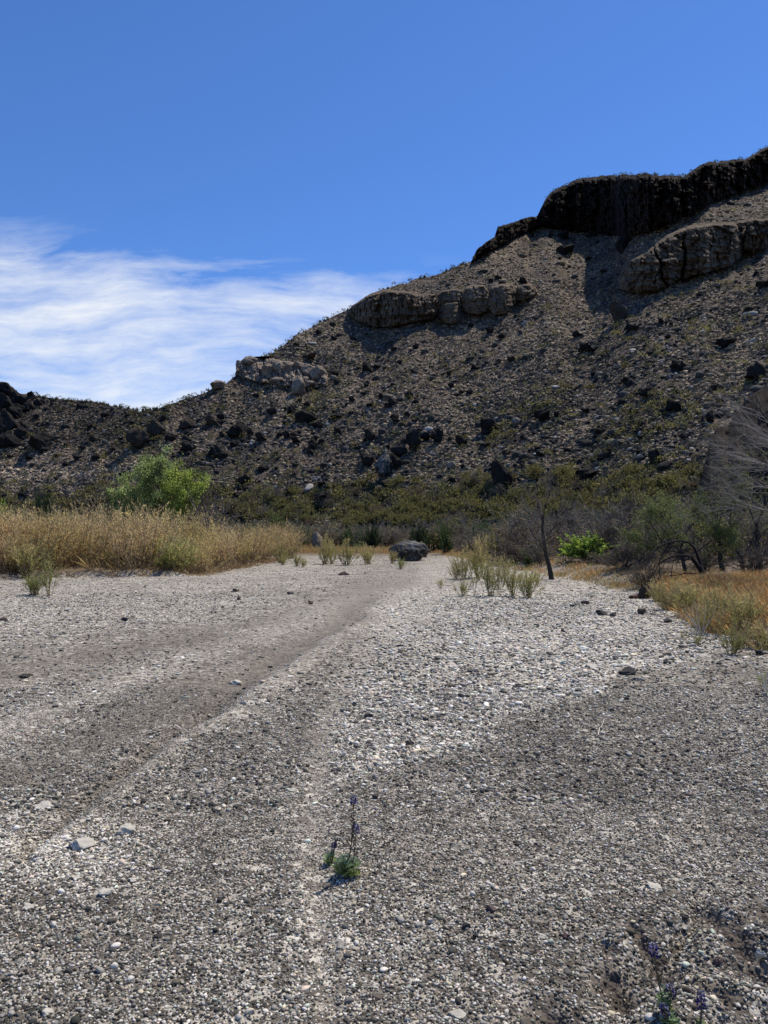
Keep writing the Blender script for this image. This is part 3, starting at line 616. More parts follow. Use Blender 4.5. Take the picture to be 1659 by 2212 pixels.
# cream crag on the left skyline: a jumble of blocks
for (u, v, w_, h_, l) in [(470, 840, 32, 18, 'cream boulder alone on the skyline left of the crag'), (520, 802, 24, 26, 'orange stained block at the left end of the cream crag'), (545, 792, 44, 24, 'cream block with a flat dark cap on the skyline'), (565, 778, 50, 8, 'thin dark cap slab on top of the cream crag'),
 (578, 812, 30, 26, 'rounded cream block in the middle of the crag'), (600, 806, 26, 28, 'upright cream block, second from the middle of the crag'), (622, 808, 28, 26, 'cream block with a deep side shadow in the crag'), (648, 800, 30, 16, 'pale block behind the right end of the crag'),
 (662, 815, 30, 28, 'pale block near the right end of the crag'), (688, 822, 32, 32, 'pale block at the right end of the crag'), (668, 778, 28, 12, 'dark flat slab above the right end of the crag'), (644, 852, 27, 38, 'pale pinnacle standing below the crag'), (600, 828, 34, 14, 'low cream block below the crag'), (672, 834, 26, 12, 'small warm block beside the pinnacle')]:
    boulder(u, v, w_, h_, BROWNR if 'dark' in l and 'block with' not in l else CREAM, l, 'crag_block', 'rock', 'blocks of the cream crag', sink=.12, dep=1.5)
ledge('rock_ledge', [(508, 806), (518, 786), (530, 773), (560, 769), (600, 775), (640, 783), (680, 790), (700, 800), (708, 812)], [(508, 810), (530, 816), (560, 824), (600, 832), (640, 836), (680, 832), (700, 830), (708, 822)], 0.5, CREAM,
      'cream fractured crag at the left skyline behind its loose blocks', 'rock face', (260, 70), 22, 1.6, 161, bed=.2, rough=1.1, rnd=.5, blk=.8, lean=.9)
# black jumble at the left edge of the frame
for k, (u, v, w_, h_, l) in enumerate([(14, 856, 54, 34, 'black block on the skyline at the far left edge'), (40, 868, 36, 26, 'black block right below the far left skyline block'), (4, 890, 50, 40, 'black block under the left edge skyline'), (34, 900, 40, 30, 'black block right of centre in the left edge jumble'), (10, 930, 54, 40, 'large black block in the middle of the left edge jumble'), (46, 942, 34, 26, 'black block at the lower right of the left edge jumble'), (14, 962, 50, 32, 'lowest black block of the left edge jumble'), (-40, 880, 70, 60, 'black block partly outside the left edge')]):
    boulder(u, v, w_, h_, BASALT, l, 'crag_block', 'rock', 'blocks of the black crag', sink=.3)
SPURM = m_rock('spur_rock', (.022, .018, .014), (.040, .032, .025), (.062, .05, .04), .8, bdist=.3)
# smooth brown spur at the right edge
def spur():
    top = [(1440, 1180), (1490, 1110), (1518, 1020), (1534, 948), (1548, 925), (1562, 920), (1572, 922), (1590, 890), (1610, 864), (1640, 842), (1665, 828), (1750, 790), (1900, 760)]
    uu = np.linspace(1440, 1900, 190); a = np.interp(uu, [p[0] for p in top], [p[1] for p in top]); q = np.linspace(0, 1, 70)
    U, Q = np.meshgrid(uu, q); Vp = 1196 + (a - 1196)[None] * Q
    Yp = 66 - 6 * sstep(U, 1440, 1750) + 14 * Q ** 2 + 1.0 * fbm(U / 50, Vp / 40, 151, 4) + .5 * fbm(U / 10, Vp / 10, 152, 5)
    X_ = (U - U0) / F * Yp; Z_ = EYE + (V0 - Vp) / F * Yp
    bk = Yp[-1] + 12; X_ = np.concatenate([X_, ((uu - U0) / F * bk)[None]]); Z_ = np.concatenate([Z_, (Z_[-1] - 3)[None]]); Yp = np.concatenate([Yp, bk[None]])
    m_, n_ = X_.shape; ix = np.arange(m_ * n_).reshape(m_, n_); qd = np.stack([ix[:-1, :-1], ix[:-1, 1:], ix[1:, 1:], ix[1:, :-1]], -1).reshape(-1, 4)
    tag(link('rock_spur', new_mesh('rock_spur', np.stack([X_, Yp, Z_], -1).reshape(-1, 3), qd, SPURM, smooth=True)), 'smooth brown rock spur sloping up behind the bare tree at the right edge', 'rock')
spur()
# ordinary dark boulders all over the slope
r = rngs(61); n = 0; tries = 0
while n < 235 and tries < 4000:
    tries += 1; u = r.uniform(-10, 1670); v = r.uniform(480, 1085)
    if v < vsil(u) + 12 or (u > 1500 and v > 890): continue
    p = hill(u, v)[0]
    dd = fbm(np.array([p[0] / 16]), np.array([p[1] / 16]), 82, 3)[0]
    if r.uniform() > .25 + 1.6 * dd + .35 * (v > 800): continue
    if any(in_band(np.array([u]), np.array([v]), b, 4)[0] > .1 for b in BANDS): continue
    w_ = r.uniform(8, 17) * (1.25 if v > 850 else 1); n += 1
    pl = r.uniform() < .07
    boulder(u, v, w_, w_ * r.uniform(.45, .85), PALER if pl else BASALT, 'pale boulder scattered among darker ones on the slope' if pl else 'black boulder scattered on the open slope', group='pale boulders scattered on the slope' if pl else 'dark boulders scattered on the slope', sub=2)

# ------------------------------------------------------------------ cover of the slope: tufts, rubble, low shrubs
def slope_pts(n, seed, f, vmin=300, vmax=1128):
    r = rngs(seed); u = r.uniform(-130, 1790, n); v = r.uniform(vmin, vmax, n)
    k = v > vsil(u) + 1; u, v = u[k], v[k]
    P = hill(u, v); bands = sum(in_band(u, v, b) for b in BANDS)
    k = (r.uniform(0, 1, len(u)) < f(u, v, P)) & (bands < .1) & ~((u > 1540) & (v > 900)); return u[k], v[k], P[k], r
def hemi(seed):
    V, Fc = ico(0); r = rngs(seed); V = V * (1 + r.uniform(-.4, .4, (len(V), 1))); V[:, 2] = np.where(V[:, 2] < 0, V[:, 2] * .4, V[:, 2]); return V, Fc
def spiky(seed, n=11):
    r = rngs(seed); az = r.uniform(0, 6.283, n); el = r.uniform(.25, 1.5, n)
    D = np.stack([np.cos(az) * np.cos(el), np.sin(az) * np.cos(el), np.sin(el)], 1)
    P = r.uniform(-.25, .25, (n, 3)); P[:, 2] = 0; return blades(P, D, r.uniform(.8, 1.3, n), r.uniform(.25, .45, n), r)
def leafball(seed, n=44):
    r = rngs(seed); D = r.normal(size=(n, 3)); D /= np.linalg.norm(D, axis=1, keepdims=True); P = D * r.uniform(.35, .95, (n, 1)) * np.array([1, 1, .75]); P[:, 2] += .55
    return blades(P, D + np.array([0, 0, .6]), r.uniform(.3, .5, n), r.uniform(.16, .3, n), r)
u, v, P, r = slope_pts(150000, 201, lambda u, v, P: (1 - .75 * sstep(v, 1060, 1105)) * (.42 + .9 * fbm(P[:, 0] / 9, P[:, 1] / 9, 81, 4) + .25))
n = len(u); s = .12 + .30 * r.uniform(0, 1, n) ** 1.6; s = s * (P[:, 1] / 120) ** .35
base = np.array([.265, .212, .152]) * (.72 + .6 * np.clip(fbm(P[:, 0] / 11, P[:, 1] / 11 + 4, 88, 4) + .4, 0, 1))[:, None]; T_ = base * r.uniform(.5, 1.35, (n, 1)) * np.where(r.uniform(0, 1, (n, 1)) < .3, np.array([[.9, .93, .8]]), np.array([[1, .96, .92]]))
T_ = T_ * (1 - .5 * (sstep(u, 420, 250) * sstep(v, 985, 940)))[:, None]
tt_ = (np.exp(-((v - (1035 - u * .07)) / 32) ** 2) * sstep(u, 330, 240))[:, None]; T_ = T_ * (1 + .5 * tt_)  # tufts on the left terrace brightened, sunlight painted into their tint
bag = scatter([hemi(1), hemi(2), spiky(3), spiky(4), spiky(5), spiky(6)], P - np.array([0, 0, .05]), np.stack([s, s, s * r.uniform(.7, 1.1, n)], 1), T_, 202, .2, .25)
tag(link('dry_grass', bag.mesh('dry_grass', TUFT)), 'tan bunch grass tufts covering the whole hillside', 'grass', kind='stuff')
u, v, P, r = slope_pts(42000, 203, lambda u, v, P: (.18 + 1.0 * np.clip(fbm(P[:, 0] / 6 + 9, P[:, 1] / 6, 82, 4), 0, 1) + .1 * (v > 850)) * (1 - .8 * sstep(v, 1070, 1110)))
n = len(u); s = r.uniform(.12, .42, n) * (1 + 1.2 * (r.uniform(0, 1, n) > .93))
lum = np.where(r.uniform(0, 1, n) < .07, r.uniform(.14, .34, n), r.uniform(.014, .06, n)); T_ = np.stack([lum * 1.06, lum, lum * .95], 1)
bag = scatter([rock_shape(1000 + k, 1, 6, .16) for k in range(8)], P, np.stack([s * r.uniform(.7, 1.5, n), s, s * r.uniform(.5, .9, n)], 1), T_, 204, .3)
tag(link('rubble', bag.mesh('rubble', TUFT)), 'loose dark rubble lying all over the hillside', 'rubble', kind='stuff')
u, v, P, r = slope_pts(26000, 205, lambda u, v, P: .09 + .9 * np.clip(fbm(P[:, 0] / 12, P[:, 1] / 12 + 3, 83, 4), 0, 1) * sstep(v, 600, 950) + .55 * sstep(v, 1020, 1095))
n = len(u); s = r.uniform(.35, .85, n) * (1 + .4 * sstep(v, 1000, 1100)); g_ = r.uniform(0, 1, (n, 1))
T_ = np.where(g_ < .5, np.array([[.17, .155, .055]]), np.where(g_ < .8, np.array([[.115, .12, .058]]), np.array([[.13, .115, .085]]))) * r.uniform(.6, 1.4, (n, 1))
bag = scatter([leafball(k, 44) for k in range(11, 17)], P, np.stack([s, s, s * r.uniform(.7, 1.1, n)], 1), T_, 206, .1, .3)
tag(link('desert_scrub', bag.mesh('desert_scrub', LEAF)), 'low olive and grey scrub dotted over the hillside', 'scrub', kind='stuff')
# small plants standing up on the skyline
r = rngs(207); uu = np.concatenate([r.uniform(60, 340, 90), r.uniform(340, 1020, 110), r.uniform(1020, 1659, 80)]); vv_ = np.interp(uu, SIL[:, 0], SIL[:, 1]) + 1
P = hill(uu, vv_)
ut = r.uniform(1180, 1659, 130); ct_ = np.interp(ut, [1180, 1195, 1225, 1250, 1300, 1350, 1400, 1455, 1480, 1505, 1530, 1570, 1612, 1640, 1662], [428, 412, 398, 386, 381, 377, 376, 381, 381, 361, 351, 348, 342, 326, 314]) + 1
yt = hill(ut, np.full(130, 505.))[:, 1]; yt = hill(ut, vsil(ut) + 3)[:, 1] - 1.5; P = np.concatenate([P, np.stack([(ut - U0) / F * yt, yt, EYE + (V0 - ct_) / F * yt - .3], 1)]); n = len(P); s = r.uniform(.25, .7, n)
bag = scatter([leafball(k, 34) for k in range(21, 24)] + [spiky(24), spiky(25)], P, np.stack([s, s, s * 1.1], 1), np.array([[.10, .10, .05]]) * r.uniform(.5, 1.3, (n, 1)), 208, .1, .3)
tag(link('skyline_scrub', bag.mesh('skyline_scrub', LEAF)), 'small sparse scrub standing along the skyline ridge', 'scrub', kind='stuff')

# ------------------------------------------------------------------ plants of the wash
def curved(P0, D, L, K, r, droop=0., wig=.05, up=0.):
    """N curved paths (N,K,3)"""
    N_ = len(P0); t = np.linspace(0, 1, K)[None, :, None]
    D = D / (np.linalg.norm(D, axis=1, keepdims=True) + 1e-9); L = np.broadcast_to(L, N_)[:, None, None]
    P = P0[:, None] + D[:, None] * t * L
    P[..., 2] += (up - droop) * (t ** 2 * L)[..., 0]
    w_ = np.cumsum(r.normal(0, 1, (N_, K, 3)), 1) * t; return P + w_ * wig * L / K
def dirs(n, r, el0, el1):
    az = r.uniform(0, 6.283, n); el = np.radians(r.uniform(el0, el1, n))
    return np.stack([np.cos(az) * np.cos(el), np.sin(az) * np.cos(el), np.sin(el)], 1)
def along(P, n, r, t0=.2, t1=1.):
    """n points along each path, with directions"""
    N_, K, _ = P.shape; t = r.uniform(t0, t1, (N_, n)) * (K - 1.001); i = t.astype(int); f = (t - i)[..., None]; a = np.arange(N_)[:, None]
    A_, B_ = P[a, i], P[a, i + 1]; return (A_ + (B_ - A_) * f).reshape(-1, 3), (B_ - A_).reshape(-1, 3), np.repeat(np.arange(N_), n), (t / (K - 1)).reshape(-1)
def wand_shrub(seed, h, rad, nst, nleaf, c_low, c_high, woodc=(.24, .17, .10), leaf=(.06, .13), lw=.016, el=(55, 88), t0=.18, mixc=None, br=4):
    """many upright wands with side twigs and narrow leaves; returns (stems bag, leaves bag)"""
    r = rngs(seed); st = Bag(); lf = Bag()
    b = r.normal(0, rad * .22, (nst, 3)); b[:, 2] = -.03
    D = dirs(nst, r, *el); D[:, :2] += b[:, :2] / max(rad, .01) * .5
    L = h * r.uniform(.5, 1.08, nst); P = curved(b, D, L, 6, r, wig=.08, up=.05)
    V, Fc = tubes(P, np.linspace(1, .25, 6)[None] * (.005 + .0035 * h) * np.ones((nst, 1)), 3); st.add(V, Fc, woodc)
    p, d, idx_, tt = along(P, br, r, .3, .9)
    d = d / np.linalg.norm(d, axis=1, keepdims=True); d2 = d + r.normal(0, .38, d.shape); L2 = L[idx_] * r.uniform(.18, .4, len(idx_))
    P2 = curved(p, d2, L2, 4, r, wig=.06, up=.1); V, Fc = tubes(P2, np.linspace(1, .3, 4)[None] * .003 * np.ones((len(p), 1)), 3); st.add(V, Fc, woodc)
    for PP, nn, a0 in ((P, nleaf, t0), (P2, max(2, nleaf // 2), .1)):
        q, dd, ii, tt = along(PP, nn, r, a0, 1.)
        dd = dd / (np.linalg.norm(dd, axis=1, keepdims=True) + 1e-9); e = dd + r.normal(0, .42, dd.shape); n_ = len(q)
        V, Fc = blades(q, e, r.uniform(*leaf, n_), lw * r.uniform(.6, 1.3, n_), r)
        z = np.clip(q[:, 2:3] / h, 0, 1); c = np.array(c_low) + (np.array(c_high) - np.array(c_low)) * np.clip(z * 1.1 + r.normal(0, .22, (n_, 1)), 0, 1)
        if mixc is not None:
            mm = r.uniform(0, 1, (n_, 1)) < .2; c = np.where(mm, np.array(mixc), c)
        c = c * r.uniform(.7, 1.25, (n_, 1)); lf.add(V, Fc, np.repeat(c, 4, 0))
    return st, lf
PROTO = {}
def plant(name, key, make, loc, label, cat, group=None, scale=1., rotz=0, stem='stems', leafn='foliage', mat=LEAF):
    if key not in PROTO:
        st, lf = make(); PROTO[key] = (st.mesh(stem, WOOD), lf.mesh(leafn, mat) if lf is not None and lf.n else None)
    root = bpy.data.objects.new(name, None); COL.objects.link(root); root.location = loc; root.rotation_euler = (0, 0, rotz)
    root.scale = scale if hasattr(scale, '__len__') else (scale,) * 3; tag(root, label, cat, group)
    link(stem, PROTO[key][0], root)
    if PROTO[key][1]: link(leafn, PROTO[key][1], root)
    return root
GOLD = (.46, .33, .15); TAN = (.40, .30, .165); GREENY = (.20, .22, .07); OLIVE = (.13, .14, .05)
# the big golden thicket on the left bank: one dense mass
def thicket(name, spots, label, seed, c_low, c_high, h=(1.9, 2.9), nst=30, nleaf=20):
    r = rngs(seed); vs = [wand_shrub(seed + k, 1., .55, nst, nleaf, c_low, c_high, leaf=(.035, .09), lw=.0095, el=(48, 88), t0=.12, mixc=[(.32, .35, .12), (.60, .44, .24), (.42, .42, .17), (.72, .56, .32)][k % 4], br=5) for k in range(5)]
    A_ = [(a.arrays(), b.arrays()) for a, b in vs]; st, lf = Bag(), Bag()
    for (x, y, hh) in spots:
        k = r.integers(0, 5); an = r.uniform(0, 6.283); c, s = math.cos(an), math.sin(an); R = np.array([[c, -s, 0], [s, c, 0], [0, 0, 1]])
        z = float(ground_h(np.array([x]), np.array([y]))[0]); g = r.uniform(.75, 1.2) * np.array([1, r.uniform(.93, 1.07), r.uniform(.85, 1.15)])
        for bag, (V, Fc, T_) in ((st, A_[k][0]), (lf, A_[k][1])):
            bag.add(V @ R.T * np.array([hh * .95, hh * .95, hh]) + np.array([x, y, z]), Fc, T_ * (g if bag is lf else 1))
    root = bpy.data.objects.new(name, None); COL.objects.link(root); root.location = (0, 0, 0); tag(root, label, 'brush', kind='stuff')
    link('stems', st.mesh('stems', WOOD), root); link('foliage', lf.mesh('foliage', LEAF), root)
r = rngs(301); spots = []
for _ in range(230):
    y = r.uniform(26.5, 44); x = r.uniform(-28, -4)
    xl = np.interp(y, YL, XL)
    if x > xl - .3 or x < -.56 * y - 1: continue
    d = min(xl - x, 3) / 3
    u_ = U0 + F * x / y
    top = np.interp(u_, [0, 120, 230, 330, 430, 520, 590, 620], [1092, 1092, 1088, 1100, 1106, 1112, 1120, 1155])
    hmax = EYE - float(ground_h(np.array([x]), np.array([y]))[0]) + (V0 - top) / F * y
    spots.append((x, y, max(.7, hmax * r.uniform(.5, 1.08) * (.62 + .38 * d))))
for uu_ in np.linspace(-20, 425, 26):     # a low ragged front row
    p = gpos(uu_ + r.uniform(-8, 8), np.interp(uu_, [0, 150, 300, 430], [1250, 1236, 1236, 1241])); spots.append((p.x, p.y + r.uniform(.2, .8), r.uniform(.9, 1.6)))
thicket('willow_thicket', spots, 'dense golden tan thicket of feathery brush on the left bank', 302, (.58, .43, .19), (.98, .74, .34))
r = rngs(303); spots = []
for _ in range(60):
    y = r.uniform(44, 66); x = r.uniform(-.12 * y - 2.2, -.115 * y + .4)
    spots.append((x - .5, y, r.uniform(1.3, 2.1)))
thicket('willow_thicket', spots, 'smaller golden brush strip behind, running towards the white pointed rock', 304, (.36, .29, .13), (.85, .62, .28), nst=20, nleaf=16)

r = rngs(305); spots = []
for _ in range(420):
    y = r.uniform(9.6, 20); x = np.interp(y, YR, XR) + r.uniform(-.1, 4.2) ** 1.0; u_ = U0 + F * x / y
    if u_ > 1760: continue
    lim = np.interp(u_, [1400, 1480, 1560, 1660], [17.5, 14.8, 12.6, 11.8])
    if y > lim or r.uniform() > 1 - .5 * (y / lim) ** 4: continue
    spots.append((x, y, r.uniform(.28, .62)))
thicket('bank_brush', spots, 'feathery grey green and tan low brush on the right bank before the orange grass', 306, (.26, .25, .11), (.56, .43, .24), nst=22, nleaf=14)

def seep(seed, h=1., green=.5, nst=26, nleaf=16):
    lo = tuple(np.array((.24, .26, .08))); hi = tuple(np.array((.60, .44, .21)) * (1 - green) + np.array((.34, .36, .13)) * green)
    return lambda: wand_shrub(seed, h, .35, nst, nleaf, lo, hi, leaf=(.05, .12), lw=.017, el=(50, 86), t0=.05, br=6)
def seep_at(u, v, hpx, label, green=.5, seed=1, group=None, wide=1., nst=26, nleaf=22, name='willow_shrub'):
    p = gpos(u, v); s = hpx / F * p.y
    return plant(name, ('seep', seed, round(green, 1), nst), seep(400 + seed, 1., green, nst, nleaf), p, label, 'shrub', group, (s * wide, s * wide, s), (seed * 1.7) % 6.28)
seep_at(76, 1286, 48, 'low green seedling shrub on the gravel in front of the golden thicket, left of two', .95, 1, wide=1.2, nst=34)
seep_at(106, 1288, 88, 'slim forked green shrub on the gravel in front of the golden thicket, right of two', .8, 2, wide=.65, nst=9, nleaf=26)
seep_at(376, 1241, 82, 'olive green shrub at the front right corner of the golden thicket', .8, 3, wide=1.25, nst=46)
seep_at(55, 1250, 96, 'tan and green shrub right behind the two seedlings', .3, 4, wide=1.)
seep_at(255, 1236, 70, 'tan shrub with bare stems at the front of the thicket', .1, 5, wide=1.)
for k, (u, v, h, g, w_, l) in enumerate([
  (612, 1220, 22, .5, 1.1, 'tiny tan shrub beside the end of the golden thicket'), (642, 1223, 26, .8, 1., 'small dark green shrub left of the row in the mid wash'), (655, 1225, 18, .7, 1.1, 'tiny green shrub touching the small dark green one'),
  (702, 1219, 62, .35, .62, 'tall narrow tan shrub, leftmost of the mid wash row'), (716, 1218, 40, .6, .7, 'green stemmed shrub against the tall narrow one'), (748, 1221, 52, .5, .95, 'bushy green and tan shrub in the middle of the mid wash row'),
  (795, 1219, 42, .35, 1.05, 'spreading pale shrub, rightmost of the mid wash row'), (866, 1229, 24, .9, 1., 'dark green shrub on the gravel before the grey boulder'), (848, 1217, 28, .2, 1., 'thin tan shrub against the left foot of the grey boulder'),
  (906, 1209, 34, .25, .9, 'tan shrub against the right foot of the grey boulder'), (878, 1212, 38, .1, .6, 'dry pinkish shrub in front of the grey boulder'), (608, 1216, 40, .4, 1., 'tan shrub ending the thicket on the right')]):
    seep_at(u, v, h, l, g, 10 + k % 6, wide=w_)
for k, (u, v, h, g, w_, ns, l) in enumerate([
  (952, 1272, 22, .6, .9, 14, 'tiny faint shrub left of the mid right clump'), (985, 1250, 30, .4, 1.1, 20, 'low pale shrub behind the mid right clump'), (1000, 1288, 40, .65, .9, 18, 'low green shrub, leftmost of the front row in the mid right clump'),
  (1003, 1252, 58, .5, .8, 26, 'tan topped shrub at the back left of the mid right clump'), (1035, 1248, 84, .25, .7, 28, 'tallest tan shrub in the mid right clump'), (1025, 1287, 55, .8, .35, 6, 'single thin stemmed green shrub in the mid right clump'),
  (1058, 1288, 78, .7, .62, 22, 'bright green multi stemmed shrub in the mid right clump'), (1075, 1288, 88, .6, .4, 12, 'tall thin reddish topped shrub in the mid right clump'), (1108, 1288, 66, .55, .6, 26, 'dense grey green shrub, second from the right of the mid right clump'),
  (1142, 1291, 62, .65, .85, 30, 'dense green shrub at the right end of the mid right clump'), (1162, 1268, 46, .35, .6, 12, 'thin tan shrub behind the right end of the clump'), (1090, 1255, 46, .5, 1., 20, 'pale green shrub in the middle back of the clump')]):
    seep_at(u, v, h, l, g, 20 + k, wide=w_, nst=ns)

def grass(name, pts, label, h, seed, cols, nbl=10, w=.012, spread=.35, lean=.35, droop=.15):
    """pts (N,2) tuft positions -> many curved blades"""
    r = rngs(seed); n = len(pts); P = np.repeat(pts, nbl, 0); P = P + r.normal(0, spread * .3, P.shape)
    z = ground_h(P[:, 0], P[:, 1]) - .02; P3 = np.stack([P[:, 0], P[:, 1], z], 1); N_ = len(P3)
    D = np.stack([r.normal(-.05, lean, N_), r.normal(0, lean, N_), np.ones(N_)], 1)
    hh = np.repeat(r.uniform(*h, n), nbl) * r.uniform(.5, 1.1, N_)
    V, Fc = blades(P3, D, hh, w * r.uniform(.6, 1.4, N_), r, droop)
    c = np.array(cols)[r.integers(0, len(cols), n)]; c = np.repeat(c, nbl, 0) * r.uniform(.65, 1.25, (N_, 1))
    o = link(name, new_mesh(name, V, Fc, LEAF, np.repeat(c, 4, 0))); tag(o, label, 'grass', kind='stuff'); return o
def region_pts(n, seed, test, x0, x1, y0, y1):
    r = rngs(seed); P = np.stack([r.uniform(x0, x1, n), r.uniform(y0, y1, n)], 1); return P[test(P[:, 0], P[:, 1], r)]
xr = lambda y: np.interp(y, YR, XR); xl = lambda y: np.interp(y, YL, XL)
straw = [(.52, .37, .16), (.48, .32, .15), (.42, .30, .15), (.30, .27, .10)]
orange = [(.74, .42, .17), (.72, .46, .20), (.82, .54, .26), (.52, .37, .19), (.38, .35, .15)]
def ucol(x, y): return U0 + F * x / y
P = region_pts(15000, 311, lambda x, y, r: (x > xr(y) + .2) & (ucol(x, y) > 1480 - 6 * (y - 12)) & (ucol(x, y) < 1900) & (y < 21), 4.5, 15, 11.5, 21)
grass('orange_grass', P, 'bright orange dry grass on the right bank below the bare trees', (.18, .42), 312, orange, 20, .0055, lean=.55)
P = region_pts(3800, 313, lambda x, y, r: (x > xr(y) + .05) & (x < xr(y) + 4.5) & (r.uniform(0, 1, len(x)) < np.exp(-(x - xr(y)) / 1.9)), 4.5, 12, 9.3, 26)
grass('straw_grass', P, 'pale straw coloured grass fringing the right edge of the gravel', (.1, .3), 314, straw, 16, .006, lean=.6)
P = region_pts(5200, 315, lambda x, y, r: (x > xr(y) - .1) & (x < xr(y) + .5 + 1.6 * vnoise(y * .35, y * 0, 5) + .05 * (y - 25)) & (vnoise(x * .9, y * .5, 6) > .35), 3, 13, 25, 62)
grass('straw_grass', P, 'golden grass line along the foot of the far right bank', (.15, .42), 316, straw + [(.5, .28, .12)], 12, .014, lean=.6)
P = region_pts(2600, 317, lambda x, y, r: (x > -.13 * y) & (x < .05 * y), -12, 6, 58, 84)
grass('straw_grass', P, 'golden grass strip closing the far end of the wash', (.3, .7), 318, straw + [(.55, .36, .17)], 12, .035)
P = region_pts(3500, 319, lambda x, y, r: (x < xl(y) + .3) & (x > xl(y) - 3.5) , -22, -4, 25, 45)
grass('straw_grass', P, 'matted dry grass under the front of the golden thicket', (.15, .5), 320, [(.40, .27, .15), (.30, .20, .12), (.50, .38, .20)], 14, .007, lean=.9)
P = region_pts(3000, 321, lambda x, y, r: (x < xl(y) - 2.5), -34, -6, 27, 62)
grass('dry_brush', P, 'brown undergrowth filling the left bank between the brush', (.4, 1.0), 322, [(.40, .30, .15), (.32, .24, .12)], 14, .014, lean=.5)
# shrubs on the near right bank
for k, (u, v, h, g, w_, ns, l) in enumerate([
  (1580, 1414, 66, .75, .75, 30, 'dense dark green shrub at the very edge of the right bank'), (1508, 1396, 30, .9, .8, 16, 'small green tuft shrub on the gravel left of the dark green one'), (1532, 1370, 70, .4, .8, 12, 'leaning grey stemmed shrub on the right bank edge'),
  (1478, 1382, 24, .6, .8, 8, 'tiny sprig at the gravel edge by the leaning shrub'), (1440, 1318, 62, .4, .95, 26, 'tan green shrub at the left end of the right bank brush'), (1420, 1300, 44, .2, 1.2, 26, 'grey tan shrub behind the left end of the bank brush'),
  (1490, 1330, 72, .35, 1.1, 30, 'feathery tan shrub in the middle of the right bank brush'), (1545, 1345, 80, .45, 1.0, 30, 'feathery olive shrub before the orange grass'), (1600, 1370, 86, .45, 1.0, 30, 'feathery olive shrub near the right edge of the photo'),
  (1648, 1400, 60, .2, 1.2, 26, 'brown low shrub at the right edge of the photo'), (1650, 1492, 46, .95, .7, 14, 'green and white tuft at the right edge on bare gravel'), (1470, 1312, 54, .3, 1.1, 26, 'brown tan shrub under the drooping branches')]):
    seep_at(u, v, h, l, g, 40 + k, wide=w_, nst=ns)

# twiggy grey and olive brush along the foot of the hill
def twiggy(seed, leafc=None, n1=26, n2=6, n3=5, leaves=0, el=(25, 85), woodc=(.17, .145, .13)):
    r = rngs(seed); st, lf = Bag(), Bag()
    b = r.normal(0, .05, (n1, 3)); b[:, 2] = 0; P = curved(b, dirs(n1, r, *el), r.uniform(.5, .95, n1), 5, r, wig=.16)
    V, Fc = tubes(P, np.linspace(1, .4, 5)[None] * .012 * np.ones((n1, 1)), 3); st.add(V, Fc, np.array(woodc) * .6)
    p, d, i_, _t = along(P, n2, r, .25, 1.); d = d / np.linalg.norm(d, axis=1, keepdims=True) + r.normal(0, .5, d.shape); P2 = curved(p, d, r.uniform(.2, .42, len(p)), 4, r, wig=.15)
    V, Fc = tubes(P2, np.linspace(1, .4, 4)[None] * .006 * np.ones((len(p), 1)), 3); st.add(V, Fc, woodc)
    p, d, i_, _t = along(P2, n3, r, .1, 1.); d = d / (np.linalg.norm(d, axis=1, keepdims=True) + 1e-9) + r.normal(0, .5, d.shape)
    V, Fc = blades(p, d, r.uniform(.1, .24, len(p)), .009, r); st.add(V, Fc, np.array(woodc) * 1.15)
    if leaves:
        p, d, i_, _t = along(P2, leaves, r, .1, 1.); c = np.array(leafc) * r.uniform(.6, 1.35, (len(p), 1))
        V, Fc = blades(p, r.normal(size=(len(p), 3)) + np.array([0, 0, .8]), r.uniform(.035, .075, len(p)), .034, r); lf.add(V, Fc, np.repeat(c, 4, 0))
    return st, lf
kinds = [('grey', (.16, .13, .07), 4, (.22, .19, .155), 'grey twiggy shrub in the brush belt at the foot of the hill', 'grey shrubs in the brush belt'),
         ('brown', (.20, .155, .08), 8, (.15, .115, .09), 'brown leafed shrub in the brush belt at the foot of the hill', 'brown shrubs in the brush belt'),
         ('olive', (.27, .25, .085), 18, (.12, .105, .06), 'olive green shrub in the brush belt at the foot of the hill', 'olive shrubs in the brush belt'),
         ('green', (.10, .15, .055), 18, (.08, .07, .05), 'dark green leafy shrub in the brush belt at the foot of the hill', 'green shrubs in the brush belt')]
r = rngs(331); nb = 0
for _ in range(900):
    if nb >= 250: break
    u = r.uniform(430, 1680); y = r.uniform(30, 92)
    x = (u - U0) / F * y
    ybase = np.interp(u, UB, YB)
    if y > ybase + 4: continue
    if x < xr(y) + 1.2 and y < 62: continue
    if u < 640 and y < 66: continue
    if 600 < u < 900 and y < 70: continue
    if u > 1230 and y < 33: continue
    far = y / ybase
    pk = r.uniform()
    k = (2 if pk < .62 else 1 if pk < .75 else 0 if pk < .92 else 3) if far > .86 else (0 if pk < .55 else 1 if pk < .75 else 2 if pk < .88 else 3)
    nm, lc, nl, wc, lab, grp = kinds[k]
    if y < ybase: z = float(ground_h(np.array([x]), np.array([y]))[0]) if y < 75 else 0
    else: z = .3
    h = r.uniform(1.3, 2.5) * (1.15 if k == 0 else 1); v_ = int(r.integers(0, 3))
    topv = V0 - (z + h - EYE) / y * F
    plant('brush_shrub', ('tw', nm, v_), (lambda lc=lc, nl=nl, wc=wc, v_=v_, k=k: twiggy(500 + 10 * k + v_, lc, leaves=nl, woodc=wc)), (x, y, z - .05), lab, 'shrub', grp, (h * .95, h * .95, h), r.uniform(0, 6.28), mat=LEAFG)
    nb += 1
r = rngs(332); nb = 0
